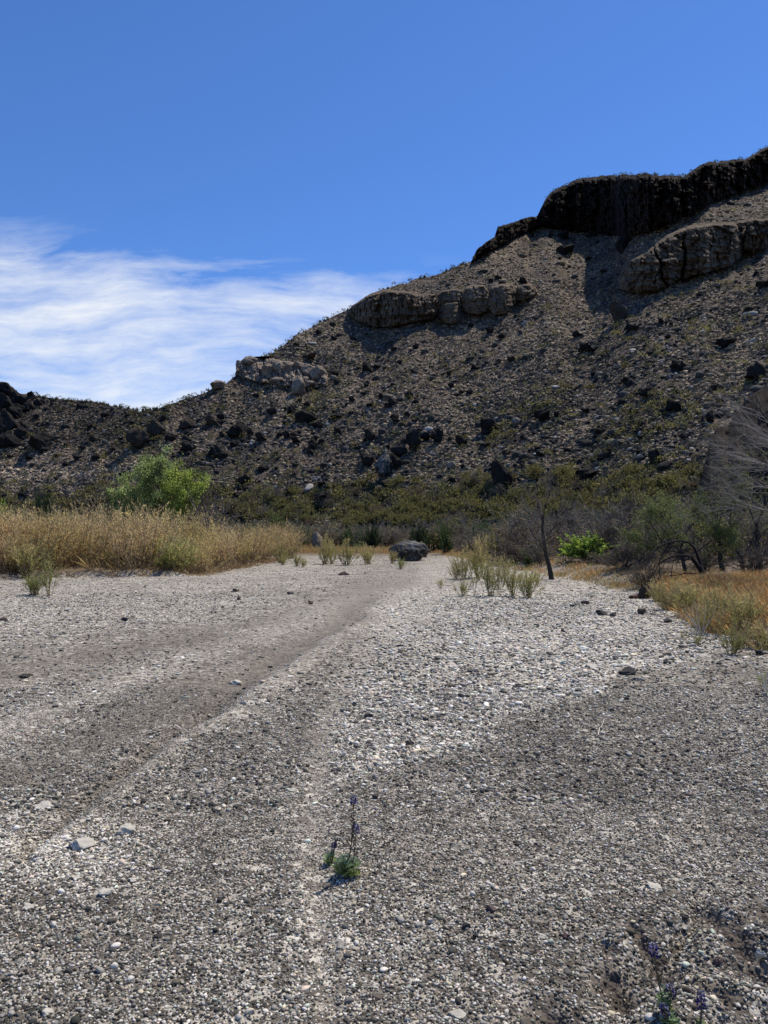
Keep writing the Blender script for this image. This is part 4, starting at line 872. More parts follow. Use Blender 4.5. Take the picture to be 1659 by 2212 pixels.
for _ in range(600):
    if nb >= 60: break
    y = r.uniform(27, 62); x = xr(y) + r.uniform(.6, 9); u = ucol(x, y)
    if u > 1500 or (y < 31 and 1215 < u < 1330): continue
    pk = r.uniform(); k = 0 if pk < .55 else 1 if pk < .85 else 2; nm, lc, nl, wc, lab, grp = kinds[k]; v_ = int(r.integers(0, 3)); h = r.uniform(.9, 1.5) + .5 * sstep(x - xr(y), 1, 4)
    if ('tw', nm, v_) not in PROTO: continue
    plant('bank_shrub', ('tw', nm, v_), None, (x, y, float(ground_h(np.array([x]), np.array([y]))[0]) - .05), ['grey twiggy', 'brown leafed', 'olive green'][k] + ' shrub standing on the right bank along the gravel', 'shrub', ['grey', 'brown', 'olive'][k] + ' shrubs on the right bank', (h, h, h), r.uniform(0, 6.28), mat=LEAFG); nb += 1
# olive creosote climbing the lowest slope
r = rngs(333); nb = 0
for _ in range(1200):
    if nb >= 290: break
    u = r.uniform(330, 1660); v = r.uniform(1030, 1122) if r.uniform() < .55 else r.uniform(1095, 1140)
    if u > 1530 or v < 1125 - (u - 330) * .10 - 30 or r.uniform() < .25: continue
    p = hill(u, v)[0]; k = 2 if r.uniform() < .72 else (0 if r.uniform() < .5 else 1); nm, lc, nl, wc, _, _ = kinds[k]; h = r.uniform(1.0, 2.0); v_ = int(r.integers(0, 3))
    if ('tw', nm, v_) not in PROTO: continue
    plant('slope_shrub', ('tw', nm, v_), None, (p[0], p[1], p[2] - .1), ['grey twiggy shrub', 'brown leafed shrub', 'olive green shrub'][k] + ' growing on the lowest part of the slope', 'shrub', ['grey', 'brown', 'olive'][k] + ' shrubs on the lowest slope', (h * 1.1, h * 1.1, h), r.uniform(0, 6.28)); nb += 1
def green_shrub(key, seed, col, leaves=26, n1=26): return lambda: twiggy(seed, col, leaves=leaves, n1=n1, n2=7, woodc=(.08, .065, .05))
def shrub_at(u, v, hpx, wpx, Yd, label, key, seed, col, leaves=26, name='leafy_shrub'):
    p = gpos(u, v) if Yd is None else gpt(u, Yd)
    if Yd is not None: p.z = p.z - .05; hpx = hpx + V0 + (EYE - p.z) * F / Yd - v
    s = p.y / F; return plant(name, key, green_shrub(key, seed, col, leaves), p, label, 'shrub', None, (wpx * s * .62, wpx * s * .62, hpx * s), seed, mat=LEAFG)
shrub_at(1272, 1228, 78, 150, 31, 'bright green feathery shrub right of the leaning dead tree', 'mesq', 601, (.34, .46, .08), 46, 'mesquite_shrub')
shrub_at(805, 1176, 40, 50, 66, 'dark green round bush beyond the row of mid wash shrubs', 'dkg', 602, (.055, .085, .03), 40)
shrub_at(962, 1185, 58, 46, 56, 'green pointed bush behind and right of the grey boulder', 'grn', 603, (.13, .19, .055), 34)
shrub_at(605, 1160, 46, 50, 70, 'green bush at the right end of the golden thicket', 'grn', 603, (.13, .19, .055))
shrub_at(905, 1178, 44, 70, 60, 'dark green bush right behind the grey boulder', 'dkg', 602, (.06, .09, .03))
shrub_at(90, 1110, 52, 70, 50, 'dark green bush behind the golden thicket at far left', 'dkg', 602, (.06, .09, .03))
shrub_at(270, 1110, 30, 90, 50, 'green bush just above the golden thicket left of the tree', 'grn', 603, (.13, .19, .055))
shrub_at(1138, 1225, 40, 30, 33, 'small green bush left of the dead tree foot', 'grn', 603, (.13, .19, .055))
# dead grey brush near the right bank
for k, (u, v, h, w_, Yd, l) in enumerate([(1350, 1262, 92, 120, 25, 'tangled dark grey shrub left of the drooping branches'), (1395, 1290, 72, 90, 21, 'tangled dead shrub at the gravel edge under the drooping branches'), (1300, 1240, 46, 110, 29, 'low grey brush under the bright green shrub'),
   (1110, 1235, 86, 120, 36, 'grey brown shrub left of the leaning dead tree'), (1235, 1180, 96, 140, 40, 'large grey shrub above the bright green shrub'), (1350, 1180, 110, 150, 36, 'large purple grey shrub behind the bright green one'), (1330, 1215, 100, 110, 31, 'grey brown shrub right of the bright green one'),
   (1630, 1230, 50, 120, 24, 'brown shrub among the trunks at the right edge'), (1520, 1235, 50, 110, 26, 'grey brown shrub among the bare tree trunks'), (1150, 1215, 66, 90, 42, 'purple grey shrub behind the leaning dead tree')]):
    p = gpt(u, Yd); s = Yd / F; h = max(20, V0 + (EYE - p.z) * F / Yd - v + h); plant('dead_shrub', ('dead', k % 3), (lambda k=k: twiggy(620 + k % 3, (.12, .08, .05), n1=34, n2=8, n3=7, leaves=3, el=(5, 80), woodc=(.12, .10, .08))), p, l, 'shrub', None, (w_ * s * .62, w_ * s * .62, h * s), k * 1.3)

# ------------------------------------------------------------------ trees
def grow(r, p, d, L, rad, depth, out, K=7, split=(3, 5), ang=.55, shrink=.62, wig=.12, grav=0., minr=.002, tmin=.3):
    P = [np.array(p, float)]; dd = np.array(d, float); dd /= np.linalg.norm(dd)
    for _ in range(K - 1):
        dd = dd + r.normal(0, wig, 3) + np.array([0, 0, grav]); dd /= np.linalg.norm(dd); P.append(P[-1] + dd * L / (K - 1))
    P = np.array(P); R = np.linspace(1, .45, K) * rad; out.setdefault(depth, []).append((P, R))
    if depth <= 0: return
    for _ in range(r.integers(*split)):
        t = r.uniform(tmin, 1.) * (K - 1.001); i = int(t); f = t - i; q = P[i] + (P[i + 1] - P[i]) * f; tt = P[i + 1] - P[i]; tt /= np.linalg.norm(tt)
        nd = tt + r.normal(0, ang, 3); grow(r, q, nd, L * shrink * r.uniform(.7, 1.15), max(minr, rad * .52 * (1 - .3 * t / K)), depth - 1, out, K, split, ang, shrink, wig, grav, minr, tmin)
def tree_bag(out, depths, col, sides):
    b = Bag()
    for d in depths:
        if d in out and out[d]:
            P = np.array([a for a, _ in out[d]]); R = np.array([a for _, a in out[d]]); V, Fc = tubes(P, R, sides if d >= 2 else 3); b.add(V, Fc, col)
    return b
def tree_obj(name, loc, label, parts, cat='tree'):
    root = bpy.data.objects.new(name, None); COL.objects.link(root); root.location = loc; tag(root, label, cat)
    for nm, me in parts: link(nm, me, root)
    return root
# green tree behind the left thicket
def green_tree():
    Yd = 52.; s = Yd / F; p = gpt(372, Yd); r = rngs(701); out = {}
    cx = lambda u: (u - 372) * s
    vb = V0 + (EYE - p.z) * F / Yd; cz = lambda v: (vb - v) * s - .1
    limbs = [((0, 0), (325, 1030)), ((.1, 0), (352, 990)), ((.2, .1), (405, 1040)), ((.05, .1), (380, 1010)), ((.2, 0), (430, 1035)), ((-.1, .1), (285, 1045))]
    for (bx_, by_), (tu, tv) in limbs:
        t = np.array([cx(tu), r.uniform(-.9, .9), cz(tv)]); grow(r, (bx_, by_, 0), t + np.array([0, 0, .2]), np.linalg.norm(t) * .85, .085, 3, out, 7, (4, 6), .6, .40, .09)
    bag = tree_bag(out, [3, 2, 1, 0], (.07, .055, .045), 5)
    # leaves in clumps inside the outline seen in the photo
    outl = [(252, 1052, 26), (268, 1030, 30), (300, 1010, 36), (330, 990, 32), (356, 984, 30), (382, 1000, 34), (400, 1020, 30), (340, 1030, 44), (300, 1048, 36), (385, 1060, 38), (402, 1078, 24), (430, 1030, 20), (436, 1050, 14), (360, 1058, 30), (275, 1060, 22), (330, 1062, 24), (398, 1046, 28), (420, 1022, 18), (315, 980, 16), (350, 970, 12)]
    lf = Bag()
    for (u, v, rr) in outl:
        for _ in range(12):
            q = r.normal(size=3); q /= np.linalg.norm(q); q *= rr * .86 * s * r.uniform(.2, 1.05); c = np.array([cx(u), (rr - 30) * .004 + r.uniform(-1.4, 1.4) * (rr * s), cz(v)]) + q
            n_ = 85; pp = c + r.normal(0, .17, (n_, 3)); grn = np.array([.32, .38, .085]) if u > 365 else np.array([.28, .33, .12]); u = 350 + (u - 350) * .96; v = max(v, 988) + 4
            g_ = r.uniform(0, 1); col = grn * (.6 + .7 * g_); col = np.repeat(col[None] * r.uniform(.7, 1.4, (n_, 1)), 4, 0)
            V, Fc = blades(pp, r.normal(size=(n_, 3)), r.uniform(.09, .16, n_), .095, r); lf.add(V, Fc, col)
    tree_obj('cottonwood_tree', p, 'round green leafy tree standing behind the golden thicket at left', [('trunk', bag.mesh('trunk', WOOD)), ('crown', lf.mesh('crown', LEAFG))])
green_tree()
p = gpt(455, 50); plant('bare_shrub', ('bare', 1), lambda: twiggy(640, None, n1=30, n2=7, n3=6, el=(20, 85), woodc=(.22, .18, .15)), p, 'bare greyish shrub right of the green tree', 'shrub', None, (2.2, 2.2, 3.4), 1.)
p = gpt(-6, 52); plant('leafy_shrub', 'mesq', None, (p.x, p.y, p.z), 'bright green treetop cut by the left edge above the thicket', 'shrub', None, (1.1, 1.1, 3.9), 1., mat=LEAFG)
# leaning dead tree in the middle right
def dead_tree():
    p = gpos(1192, 1252); s = p.y / F; r = rngs(711); out = {}
    q = lambda u, v, y=0.: np.array([(u - 1192) * s, y, (1252 - v) * s - .05])
    def path(pts, rad, r1, d):
        pts = np.array(pts); t = np.linspace(0, 1, 9); k = np.linspace(0, 1, len(pts)); P = np.stack([np.interp(t, k, pts[:, j]) for j in range(3)], 1); P[1:-1] += r.normal(0, .012, (7, 3))
        out.setdefault(d, []).append((P, np.linspace(rad, r1, 9))); return P
    t1 = path([q(1192, 1252), q(1188, 1225), q(1180, 1195), q(1175, 1165, .05), q(1172, 1135, .05), q(1172, 1110, 0)], .09, .035, 9)
    brs = [path([q(1179, 1190), q(1165, 1170, -.2), q(1148, 1155, -.3), q(1140, 1140, -.3)], .026, .009, 8), path([q(1177, 1172), q(1190, 1150, .2), q(1203, 1132, .3), q(1212, 1112, .4)], .030, .009, 8),
           path([q(1172, 1120), q(1166, 1100), q(1160, 1082, -.1), q(1150, 1066)], .022, .007, 8), path([q(1172, 1112), q(1178, 1090), q(1186, 1070), q(1190, 1056)], .022, .007, 8), path([q(1172, 1140), q(1158, 1120, .3), q(1150, 1105, .4), q(1138, 1092, .5)], .02, .007, 8),
           path([q(1200, 1135, .3), q(1222, 1122, .3), q(1232, 1105, .3), q(1240, 1090, .2)], .015, .006, 8)]
    tw = {}
    for P in brs + [t1[5:]]:
        for _ in range(15):
            i = r.integers(1, len(P)); d = P[i] - P[i - 1]; d /= np.linalg.norm(d); grow(r, P[i], d + r.normal(0, .6, 3) + [0, 0, .15], r.uniform(.25, .6), .0085, 1, tw, 5, (3, 5), .55, .6, .12)
    K9 = tree_bag(out, [9, 8], (.045, .036, .03), 7); K9_ = tree_bag({k: v for k, v in out.items() if k == 9}, [9], (.04, .032, .027), 8); br = tree_bag({k: v for k, v in out.items() if k == 8}, [8], (.05, .04, .022), 6)
    tree_obj('dead_tree', p, 'leaning dark dead tree with fine bare twigs at the gravel edge right of centre', [('trunk', K9_.mesh('trunk', WOOD, True)), ('branches', br.mesh('branches', WOOD, True)), ('twigs', tree_bag(tw, [1, 0], (.16, .135, .12), 3).mesh('twigs', WOOD))])
dead_tree()
def limb_tree(name, u, v, Yd, label, trunk, limbs, seed, twig=(.5, 1.1), ntw=22, tcol=(.045, .038, .033), twcol=(.13, .11, .10), depth=2, leaves=None, ang=.5, grav=0., twr=.007, tdir=None):
    p = gpt(u, Yd); s = Yd / F; r = rngs(seed); vb = V0 + (EYE - p.z) * F / Yd
    q = lambda uu, vv, y=0.: np.array([(uu - u) * s, y, (vb - vv) * s - .05]); tr, br, tw = {}, {}, {}
    def path(pts, rad, r1, dct, key, n=10):
        pts = np.array([q(*a) for a in pts]); k = np.linspace(0, 1, len(pts)); t = np.linspace(0, 1, n); P = np.stack([np.interp(t, k, pts[:, j]) for j in range(3)], 1)
        P[1:-1] = .25 * P[:-2] + .5 * P[1:-1] + .25 * P[2:] + r.normal(0, .01, (n - 2, 3)); dct.setdefault(key, []).append((P, np.linspace(rad, r1, n))); return P
    for pts, rad in trunk: P = path(pts, rad, rad * .5, tr, 9)
    for pts, rad in limbs:
        P = path(pts, rad, rad * .22, br, 8)
        for _ in range(ntw):
            i = r.integers(2, len(P)); d = P[i] - P[i - 1]; d /= np.linalg.norm(d)
            if tdir is not None: d = d * .6 + np.array(tdir) * .6
            grow(r, P[i], d + r.normal(0, ang, 3), r.uniform(*twig), twr * r.uniform(.7, 1.5), depth, tw, 6, (2, 5), .38, .66, .10, grav)
    parts = []
    if tr: parts.append(('trunk', tree_bag(tr, [9], tcol, 8).mesh('trunk', WOOD, True)))
    parts.append(('branches', tree_bag(br, [8], tcol, 6).mesh('branches', WOOD, True)))
    parts.append(('twigs', tree_bag(tw, list(range(depth, -1, -1)), twcol, 3).mesh('twigs', WOOD)))
    if leaves:
        lf = Bag(); ends = np.concatenate([a for a, _ in tw[0]]); i = r.integers(0, len(ends), leaves[0]); pp = ends[i] + r.normal(0, .05, (len(i), 3)); c = np.array(leaves[1]) * r.uniform(.6, 1.5, (len(i), 1))
        V, Fc = blades(pp, r.normal(size=(len(i), 3)) + [0, 0, .4], r.uniform(.04, .09, len(i)), .028, r); lf.add(V, Fc, np.repeat(c, 4, 0)); parts.append(('foliage', lf.mesh('foliage', LEAFG)))
    return tree_obj(name, p, label, parts)
# green mesquite behind the drooping limb
limb_tree('mesquite_tree', 1480, 1230, 25, 'spreading green leafed mesquite behind the black drooping branches', [([(1480, 1232), (1474, 1200), (1470, 1175)], .07)],
  [([(1474, 1200), (1450, 1170, -.3), (1425, 1145, -.5), (1405, 1125, -.6)], .03), ([(1470, 1178), (1460, 1150), (1450, 1125, .3), (1445, 1105, .4)], .03), ([(1470, 1175), (1490, 1145, .3), (1510, 1125, .4), (1535, 1110, .4)], .03), ([(1476, 1210), (1510, 1185), (1535, 1165), (1550, 1160)], .03), ([(1470, 1190), (1440, 1185), (1415, 1180), (1395, 1165)], .028)],
  721, (.4, .8), 16, leaves=(15000, (.17, .20, .07)), depth=2)
# black drooping limb arching to the ground
limb_tree('fallen_tree', 1528, 1245, 20.5, 'black dead tree arching over and drooping to the ground beside the gravel', [([(1528, 1250), (1512, 1225), (1500, 1205), (1492, 1196)], .085)],
  [([(1522, 1240), (1515, 1180, .2), (1490, 1165, .1), (1460, 1163, 0), (1430, 1170, -.1), (1405, 1185, -.2), (1390, 1210, -.3)], .045), ([(1510, 1222), (1490, 1200, -.2), (1465, 1192, -.3), (1435, 1196, -.4), (1410, 1212, -.4), (1400, 1235, -.4)], .04),
   ([(1522, 1240), (1490, 1232, -.3), (1460, 1234, -.4), (1430, 1240, -.4)], .03), ([(1480, 1165, .1), (1470, 1185), (1455, 1210), (1450, 1232)], .022), ([(1450, 1164), (1436, 1185), (1425, 1210), (1425, 1230)], .022), ([(1430, 1170), (1415, 1150, -.2), (1400, 1130, -.3), (1395, 1115, -.3)], .018)],
  731, (.18, .5), 12, tcol=(.018, .015, .014), twcol=(.03, .026, .023), depth=1, ang=.5, grav=-.06, twr=.006)
# tall bare trees at the right edge
limb_tree('bare_tree', 1562, 1236, 25.5, 'dark bare tree with one straight trunk near the right edge', [([(1562, 1238), (1556, 1205), (1553, 1170), (1550, 1130)], .10)],
  [([(1550, 1140), (1545, 1105), (1535, 1075, .2), (1520, 1050, .2)], .035), ([(1551, 1135), (1562, 1095), (1575, 1065), (1590, 1040)], .035), ([(1553, 1165), (1530, 1130, -.3), (1510, 1105, -.4), (1490, 1095, -.4)], .03), ([(1554, 1180), (1575, 1150), (1595, 1125), (1610, 1100)], .03), ([(1550, 1130), (1552, 1090), (1548, 1060), (1550, 1030)], .03)], 741, (.4, .9), 14, depth=2)
limb_tree('bare_tree', 1616, 1234, 25, 'dark bare tree with two trunks at the right edge', [([(1606, 1236), (1602, 1205), (1590, 1175), (1582, 1150)], .08), ([(1640, 1234), (1637, 1200), (1636, 1160), (1632, 1125)], .09)],
  [([(1584, 1155), (1575, 1125), (1580, 1095), (1575, 1070)], .03), ([(1634, 1135), (1620, 1100), (1610, 1070), (1605, 1040)], .035), ([(1634, 1130), (1650, 1095), (1665, 1060), (1680, 1030)], .035), ([(1636, 1165), (1660, 1135), (1680, 1120), (1700, 1110)], .03), ([(1603, 1205), (1620, 1175), (1630, 1150), (1640, 1120)], .025)], 743, (.4, .9), 15, depth=2, leaves=(3500, (.15, .18, .065)))
limb_tree('bare_tree', 1790, 1260, 18.5, 'big pale bare tree reaching in from the right edge with long silver twigs', [([(1790, 1290), (1785, 1200), (1775, 1120), (1765, 1060)], .15)],
  [([(1775, 1120), (1720, 1078, -.3), (1660, 1058, -.4), (1610, 1046, -.5), (1560, 1030, -.5)], .022), ([(1770, 1085), (1715, 1030, .2), (1670, 1000, .2), (1630, 985, .2), (1590, 960, .2)], .022), ([(1768, 1070), (1725, 1000, 0), (1690, 960, 0), (1655, 935, 0), (1620, 915)], .022),
   ([(1778, 1140), (1720, 1110, .3), (1670, 1098, .4), (1620, 1090, .4), (1580, 1092, .4)], .022), ([(1766, 1065), (1740, 980, .5), (1710, 925, .6), (1680, 890, .6), (1655, 872, .6)], .022), ([(1770, 1090), (1730, 1050, -.6), (1690, 1020, -.7), (1650, 1010, -.8), (1600, 1000, -.8)], .03)],
  751, (.6, 1.2), 15, tcol=(.22, .195, .175), twcol=(.26, .235, .21), depth=2, ang=.30, twr=.0075, tdir=(-1, 0, .25))

# ------------------------------------------------------------------ single rocks in the wash
p = gpos(883, 1211); V, Fc = rock_shape(77, 4, 7, .10, (.72, .95)); V = V / np.ptp(V, axis=0) * np.array([92, 66, 50]) * p.y / F
V[:, :2] *= (1 - .3 * np.clip(V[:, 2:3] / V[:, 2].max(), 0, 1)); V[:, 2] *= 1 + .10 * fbm(V[:, 0] * 3, V[:, 1] * 3, 78, 3)
o = link('boulder', new_mesh('boulder', V, Fc, GREYB), loc=(p.x, p.y, p.z + 20 * p.y / F)); tag(o, 'big grey layered boulder standing alone at the far end of the wash', 'boulder')
boulder(685, 1182, 24, 42, CREAM, 'white topped pointed rock in the brush beyond the mid wash', on=70., k=2)
boulder(463, 1124, 58, 32, BASALT, 'black jagged boulder at the right of the green tree behind the thicket', k=4)
boulder(1392, 1292, 34, 36, BROWNR, 'brown earth hummock among dead shrubs at the right gravel edge', on=21.5, name='earth_hummock', cat='hummock', k=1)
boulder(918, 1204, 14, 6, GREYB, 'flat grey stone at the right foot of the big grey boulder', on='wash', name='stone', cat='stone')
STN = [(742, 1242, 26, 9, RSTONE, 'reddish flat stone on the pale gravel in the mid wash'), (509, 1278, 14, 9, RSTONE, 'small brown cube shaped stone, farther one left of centre'), (515, 1296, 10, 12, RSTONE, 'small brown stone just nearer than the cube shaped one'), (670, 1305, 13, 11, RSTONE, 'small reddish stone on its own left of centre'),
 (1374, 1292, 36, 10, RSTONE, 'long dark red stone by the right gravel edge'), (1297, 1328, 28, 13, DSTONE, 'black triangular stone on the pale gravel at right, biggest of three'), (1325, 1331, 16, 9, DSTONE, 'small black stone right of the triangular one'), (1264, 1306, 20, 9, DSTONE, 'black stone farther and left of the triangular one'),
 (1386, 1327, 24, 13, DSTONE, 'dark round stone near the right gravel edge'), (1440, 1344, 26, 9, DSTONE, 'dark flat stone nearest the right bank'), (1216, 1366, 14, 8, DSTONE, 'little dark stone on pale gravel right of the track'), (1235, 1312, 12, 7, DSTONE, 'tiny dark stone left of the black stones'),
 (1357, 1456, 42, 17, DSTONE, 'dark grey wedge stone beside the white slab at right'), (1276, 1440, 34, 10, WSTONE, 'white slab beside the dark grey wedge stone'), (1378, 1468, 30, 8, WSTONE, 'white stone just below the dark grey wedge'), (1440, 1432, 22, 6, DSTONE, 'thin dark stone right of the dark grey wedge'),
 (508, 1478, 32, 11, WSTONE, 'flat white stone left of the light track, farther of two'), (524, 1521, 20, 13, WSTONE, 'round white stone left of the light track, nearer of two'), (797, 1550, 20, 10, DSTONE, 'dark stone beside a long white one in the stony patch'), (815, 1534, 26, 7, WSTONE, 'long pale stone in the middle of the stony patch'),
 (905, 1605, 26, 14, WSTONE, 'yellowish white stone, brightest in the stony patch'), (886, 1609, 22, 10, DSTONE, 'grey stone touching the yellowish white one'), (874, 1624, 16, 12, WSTONE, 'blocky pale stone left of the yellowish white one'), (980, 1616, 22, 9, WSTONE, 'pale stone at the right tip of the stony patch'), (722, 1585, 26, 9, WSTONE, 'pale slab at the left side of the stony patch'),
 (632, 1708, 28, 9, WSTONE, 'white slanting slab left of the flower'), (172, 1832, 62, 22, WSTONE, 'large white flat rock at left, nearer of two big ones'), (272, 1800, 50, 20, WSTONE, 'large yellowish white flat rock at left, farther of two'), (95, 1742, 46, 10, WSTONE, 'long flat grey white rock near the left edge'), (230, 1932, 40, 14, WSTONE, 'flat pale stone below the two big white rocks'),
 (288, 1902, 26, 9, WSTONE, 'thin cream stone right of the flat pale one'), (165, 1896, 32, 7, WSTONE, 'thin white sliver stone at lower left'), (60, 1960, 30, 9, WSTONE, 'white sliver stone near the left edge'), (1040, 1862, 24, 10, WSTONE, 'white stone right of the flower'), (1412, 1916, 40, 12, WSTONE, 'white elongated slab at right of the near gravel'),
 (1474, 1983, 24, 14, DSTONE, 'round grey stone right of the white slab'), (931, 1995, 24, 18, WSTONE, 'round white stone lower right of the flower'), (1008, 2014, 20, 20, DSTONE, 'round dark stone right of the round white one'), (1060, 1968, 22, 18, RSTONE, 'orange red stone lower right of the flower'), (1222, 2028, 20, 14, RSTONE, 'pinkish brown stone in the near gravel at right'),
 (1480, 2008, 24, 12, WSTONE, 'white stone left of the near right hollow'), (1620, 2010, 20, 16, WSTONE, 'white stone near the right edge, farther of two'), (1640, 2064, 26, 24, WSTONE, 'white angular stone near the right edge, nearer of two'), (735, 2047, 22, 10, WSTONE, 'white stone at bottom centre'), (985, 2194, 44, 16, WSTONE, 'flat white stone at the bottom edge'),
 (1550, 2080, 22, 16, RSTONE, 'brown stone in the lower right corner gravel'), (1330, 2120, 26, 20, DSTONE, 'dark stone beside the lower right hollow'), (880, 2205, 22, 14, WSTONE, 'white stone cut near the bottom edge, centre'), (540, 2190, 26, 14, WSTONE, 'white stone at bottom left of centre'), (100, 2190, 28, 14, WSTONE, 'white stone at the bottom left corner'),
 (55, 1463, 28, 8, DSTONE, 'dark flat stone at the left on dark gravel'), (8, 1340, 18, 8, RSTONE, 'brown red stone at the left edge of the frame'), (270, 1342, 14, 9, DSTONE, 'small dark stone left of centre on grey gravel'), (626, 1283, 18, 6, DSTONE, 'small dark flat stone among pale ones in the mid wash'), (1500, 1376, 14, 7, WSTONE, 'white stone under the leaning grey stemmed shrub'),
 (1640, 1414, 22, 12, DSTONE, 'grey stone at the bank edge by the right side'), (1548, 1400, 16, 12, WSTONE, 'white stone beside the dark green bank shrub'), (1520, 1416, 34, 6, WSTONE, 'thin white slab in front of the bank shrubs'), (1170, 2025, 26, 12, WSTONE, 'pale stone in the dark near gravel right of centre')]
for (u, v, w_, h_, m_, l) in STN: boulder(u, v, w_ * (.85 if m_ is WSTONE else 1), h_ * (.75 if m_ is WSTONE else .95), m_, l, 'stone', 'stone', on='wash', sink=.3, sub=3, rot=rb.uniform(-.9, .9), dep=.75 if h_ > w_ * .5 else 1.)
# bleached sticks
def stick(pts, label, rad=.004, nm='stick'):
    P = np.array([list(gpos(u, v)) for u, v in pts]); P[:, 2] += rad * 2 + .006; t = np.linspace(0, 1, 10); k = np.linspace(0, 1, len(P)); Q = np.stack([np.interp(t, k, P[:, j]) for j in range(3)], 1); c = Q.mean(0)
    Q[1:-1, 2] += rngs(int(pts[0][0])).uniform(0, .01, 8)
    V, Fc = tubes((Q - c)[None], np.linspace(rad, rad * .4, 10)[None], 6); tag(link(nm, new_mesh(nm, V, Fc, WOOD, np.array([.62, .56, .47]), smooth=True), loc=c), label, 'stick')
stick([(1292, 1592), (1295, 1578), (1302, 1570), (1306, 1556)], 'bleached curved twig lying on the dark gravel at right')
stick([(1480, 1872), (1500, 1884), (1520, 1894)], 'bleached straight stick on the near gravel at right', .005)
stick([(378, 1572), (392, 1580), (410, 1588)], 'bleached stick beside the light track at left', .006)
stick([(1110, 1872), (1132, 1868), (1160, 1862)], 'thin pale stick lying right of the white stone', .003)
stick([(1216, 1240), (1219, 1216), (1220, 1200)][::-1], 'thin pale twig on the gravel edge near the dead tree', .006)
r = rngs(771)
tw = {}
pw = gpos(1655, 1500)
for _ in range(16): grow(r, (0, 0, 0), r.normal(0, .5, 3) + [0, 0, .8], r.uniform(.15, .4), .004, 0, tw, 5)
tree_obj('dry_weed', pw, 'bleached leafless weed at the right edge on bare gravel', [('stems', tree_bag(tw, [0], (.62, .57, .46), 3).mesh('stems', WOOD))], 'weed')
pw = gpos(1515, 1372)
tw = {}
for _ in range(14): grow(r, (0, 0, 0), r.normal(0, .35, 3) + [-.2, 0, .8], r.uniform(.3, .62), .005, 0, tw, 5)
tree_obj('dry_weed', pw, 'bleached leafless weed leaning left at the right bank edge', [('stems', tree_bag(tw, [0], (.55, .5, .42), 3).mesh('stems', WOOD))], 'weed')

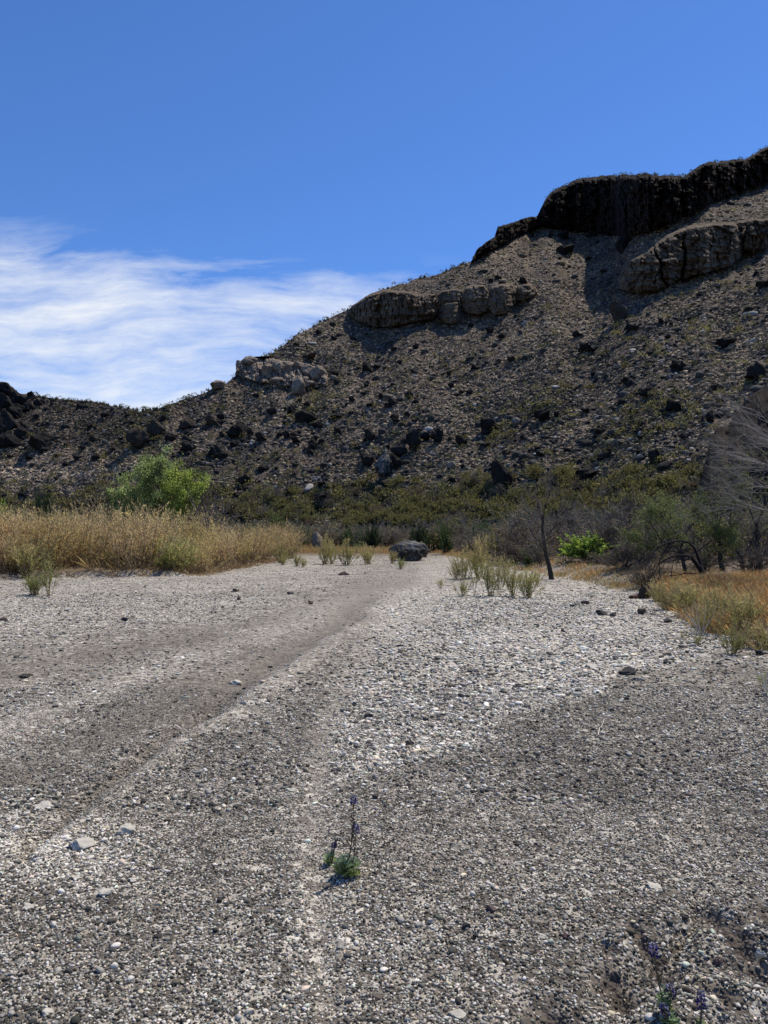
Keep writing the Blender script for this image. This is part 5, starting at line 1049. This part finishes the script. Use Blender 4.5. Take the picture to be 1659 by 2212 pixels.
# ------------------------------------------------------------------ the lupines
def lupine(u, v, label, stalks, leaf_r, leaf_h, nleaf, seed, yoff=0.):
    """stalks: (top du px, top height px, bloom share, pods?)"""
    p = gpos(u, v); s = p.y / F; r = rngs(seed); root = bpy.data.objects.new('lupine', None); COL.objects.link(root); root.location = p; tag(root, label, 'flower')
    if nleaf:
        lf = Bag(); st = Bag(); n = nleaf
        az = r.uniform(0, 6.283, n); rr = leaf_r * s * np.sqrt(r.uniform(.02, 1, n)); z = leaf_h * s * r.uniform(.15, 1., n) * (1 - .35 * (rr / (leaf_r * s)) ** 2)
        C = np.stack([np.cos(az) * rr, np.sin(az) * rr, z], 1)
        P = np.stack([C * 0 + r.normal(0, .006, (n, 3)) * [1, 1, 0], C * .5 + [0, 0, .004], C], 1); V, Fc = tubes(P, np.full((n, 3), .0009), 3); st.add(V, Fc, (.10, .13, .05))
        for k in range(7):       # palmate leaflets
            a = az * 0 + k * .897 + r.uniform(0, .4, n); D = np.stack([np.cos(a), np.sin(a), r.uniform(.15, 1.1, n)], 1) + np.stack([np.cos(az), np.sin(az), az * 0], 1) * .3
            hz = (z / (leaf_h * s))[:, None]; c = np.array([.30, .36, .06]) * (1 - hz) + np.array([.26, .36, .25]) * hz
            V, Fc = blades(C, D, r.uniform(.014, .023, n), .0055, r); lf.add(V, Fc, np.repeat(c * r.uniform(.7, 1.3, (n, 1)), 4, 0))
        link('petioles', st.mesh('petioles', WOOD), root); link('leaves', lf.mesh('leaves', LEAFG), root)
    for (du, hp, base, bl, pods) in stalks:
        H_ = hp * s; T_ = np.array([du * s, yoff, H_]); B = np.array([base * s, 0, 0]); K = 8; t = np.linspace(0, 1, K)[:, None]; P = B + (T_ - B) * t; P[:, 0] += .012 * np.sin(t[:, 0] * 3.1) * (1 if du > 0 else -1) * H_ / .35
        V, Fc = tubes(P[None], np.linspace(.0036, .0016, K)[None], 6); st = Bag(); st.add(V, Fc, (.13, .10, .065))
        at = lambda q: np.array([np.interp(q, t[:, 0], P[:, j]) for j in range(3)])
        if pods:
            for q in np.linspace(.28, 1 - bl, pods):
                a = r.uniform(0, 6.28); d = np.array([math.cos(a) * .35, math.sin(a) * .35, 1]); b0 = at(q); L = r.uniform(.02, .042) * (1.2 - q)*1.4
                e = b0 + d / np.linalg.norm(d) * L + np.array([math.cos(a), math.sin(a), 0]) * .004; V, Fc = tubes(np.array([b0, (b0 + e) / 2 + [math.cos(a) * .005, math.sin(a) * .005, 0], e])[None], np.array([[.001, .0036, .0007]]), 5); st.add(V, Fc, (.11, .085, .05))
        so_ = link('stalk', st.mesh('stalk', WOOD, True), root); fl = Bag(); n = 26
        if bl > 0:
            for k in range(n):
                q = 1 - bl * (k / n) ** 1.; a = k * 2.4; c = at(q); w_ = .003 + .0065 * math.sin(min(1, k / n * 1.6 + .25) * 1.57) * .9
                o_ = np.array([math.cos(a), math.sin(a), .12]); c2 = c + o_ * w_
                nb = 5; V, Fc = blades(np.repeat(c2[None], nb, 0) + r.normal(0, .001, (nb, 3)), o_ + r.normal(0, .6, (nb, 3)), .0075, .0055, r)
                col = np.array([.035, .028, .16]) if k / n > .12 else np.array([.10, .09, .20]); col = col * r.uniform(.6, 1.6)
                fl.add(V, Fc, col if r.uniform() > .12 else np.array([.45, .42, .6]))
                if k < 3: V, Fc = blades(np.repeat(at(1 - bl * .05)[None], 4, 0), np.array([[0, 0, 1.]]) + r.normal(0, .3, (4, 3)), .009, .006, r); fl.add(V, Fc, (.35, .36, .38))
            link('blossoms', fl.mesh('blossoms', LEAFG), so_)
    return root
lupine(750, 1893, 'tall lupine with a seed pod stalk and dark blue tip in the near gravel', [(13, 172, -3, .10, 22), (19, 112, 6, .20, 6)], 27, 44, 130, 801)
lupine(713, 1867, 'small lupine seedling left of the tall one', [(9, 46, 2, .25, 2), (11, 62, 3, 0., 4)], 13, 30, 26, 802)
lupine(1438, 2192, 'leafy blue lupine stalk in the lower right hollow, left of two', [(-27, 152, 4, .17, 10), (8, 64, 8, .45, 3)], 12, 60, 26, 803)
lupine(1447, 2222, 'short dark blue lupine at the bottom edge at right', [(-14, 52, 0, .55, 2)], 14, 30, 26, 804)
lupine(1512, 2218, 'blue lupine with bare stem in the lower right corner, right of two', [(1, 76, 0, .5, 0)], 8, 10, 8, 805)
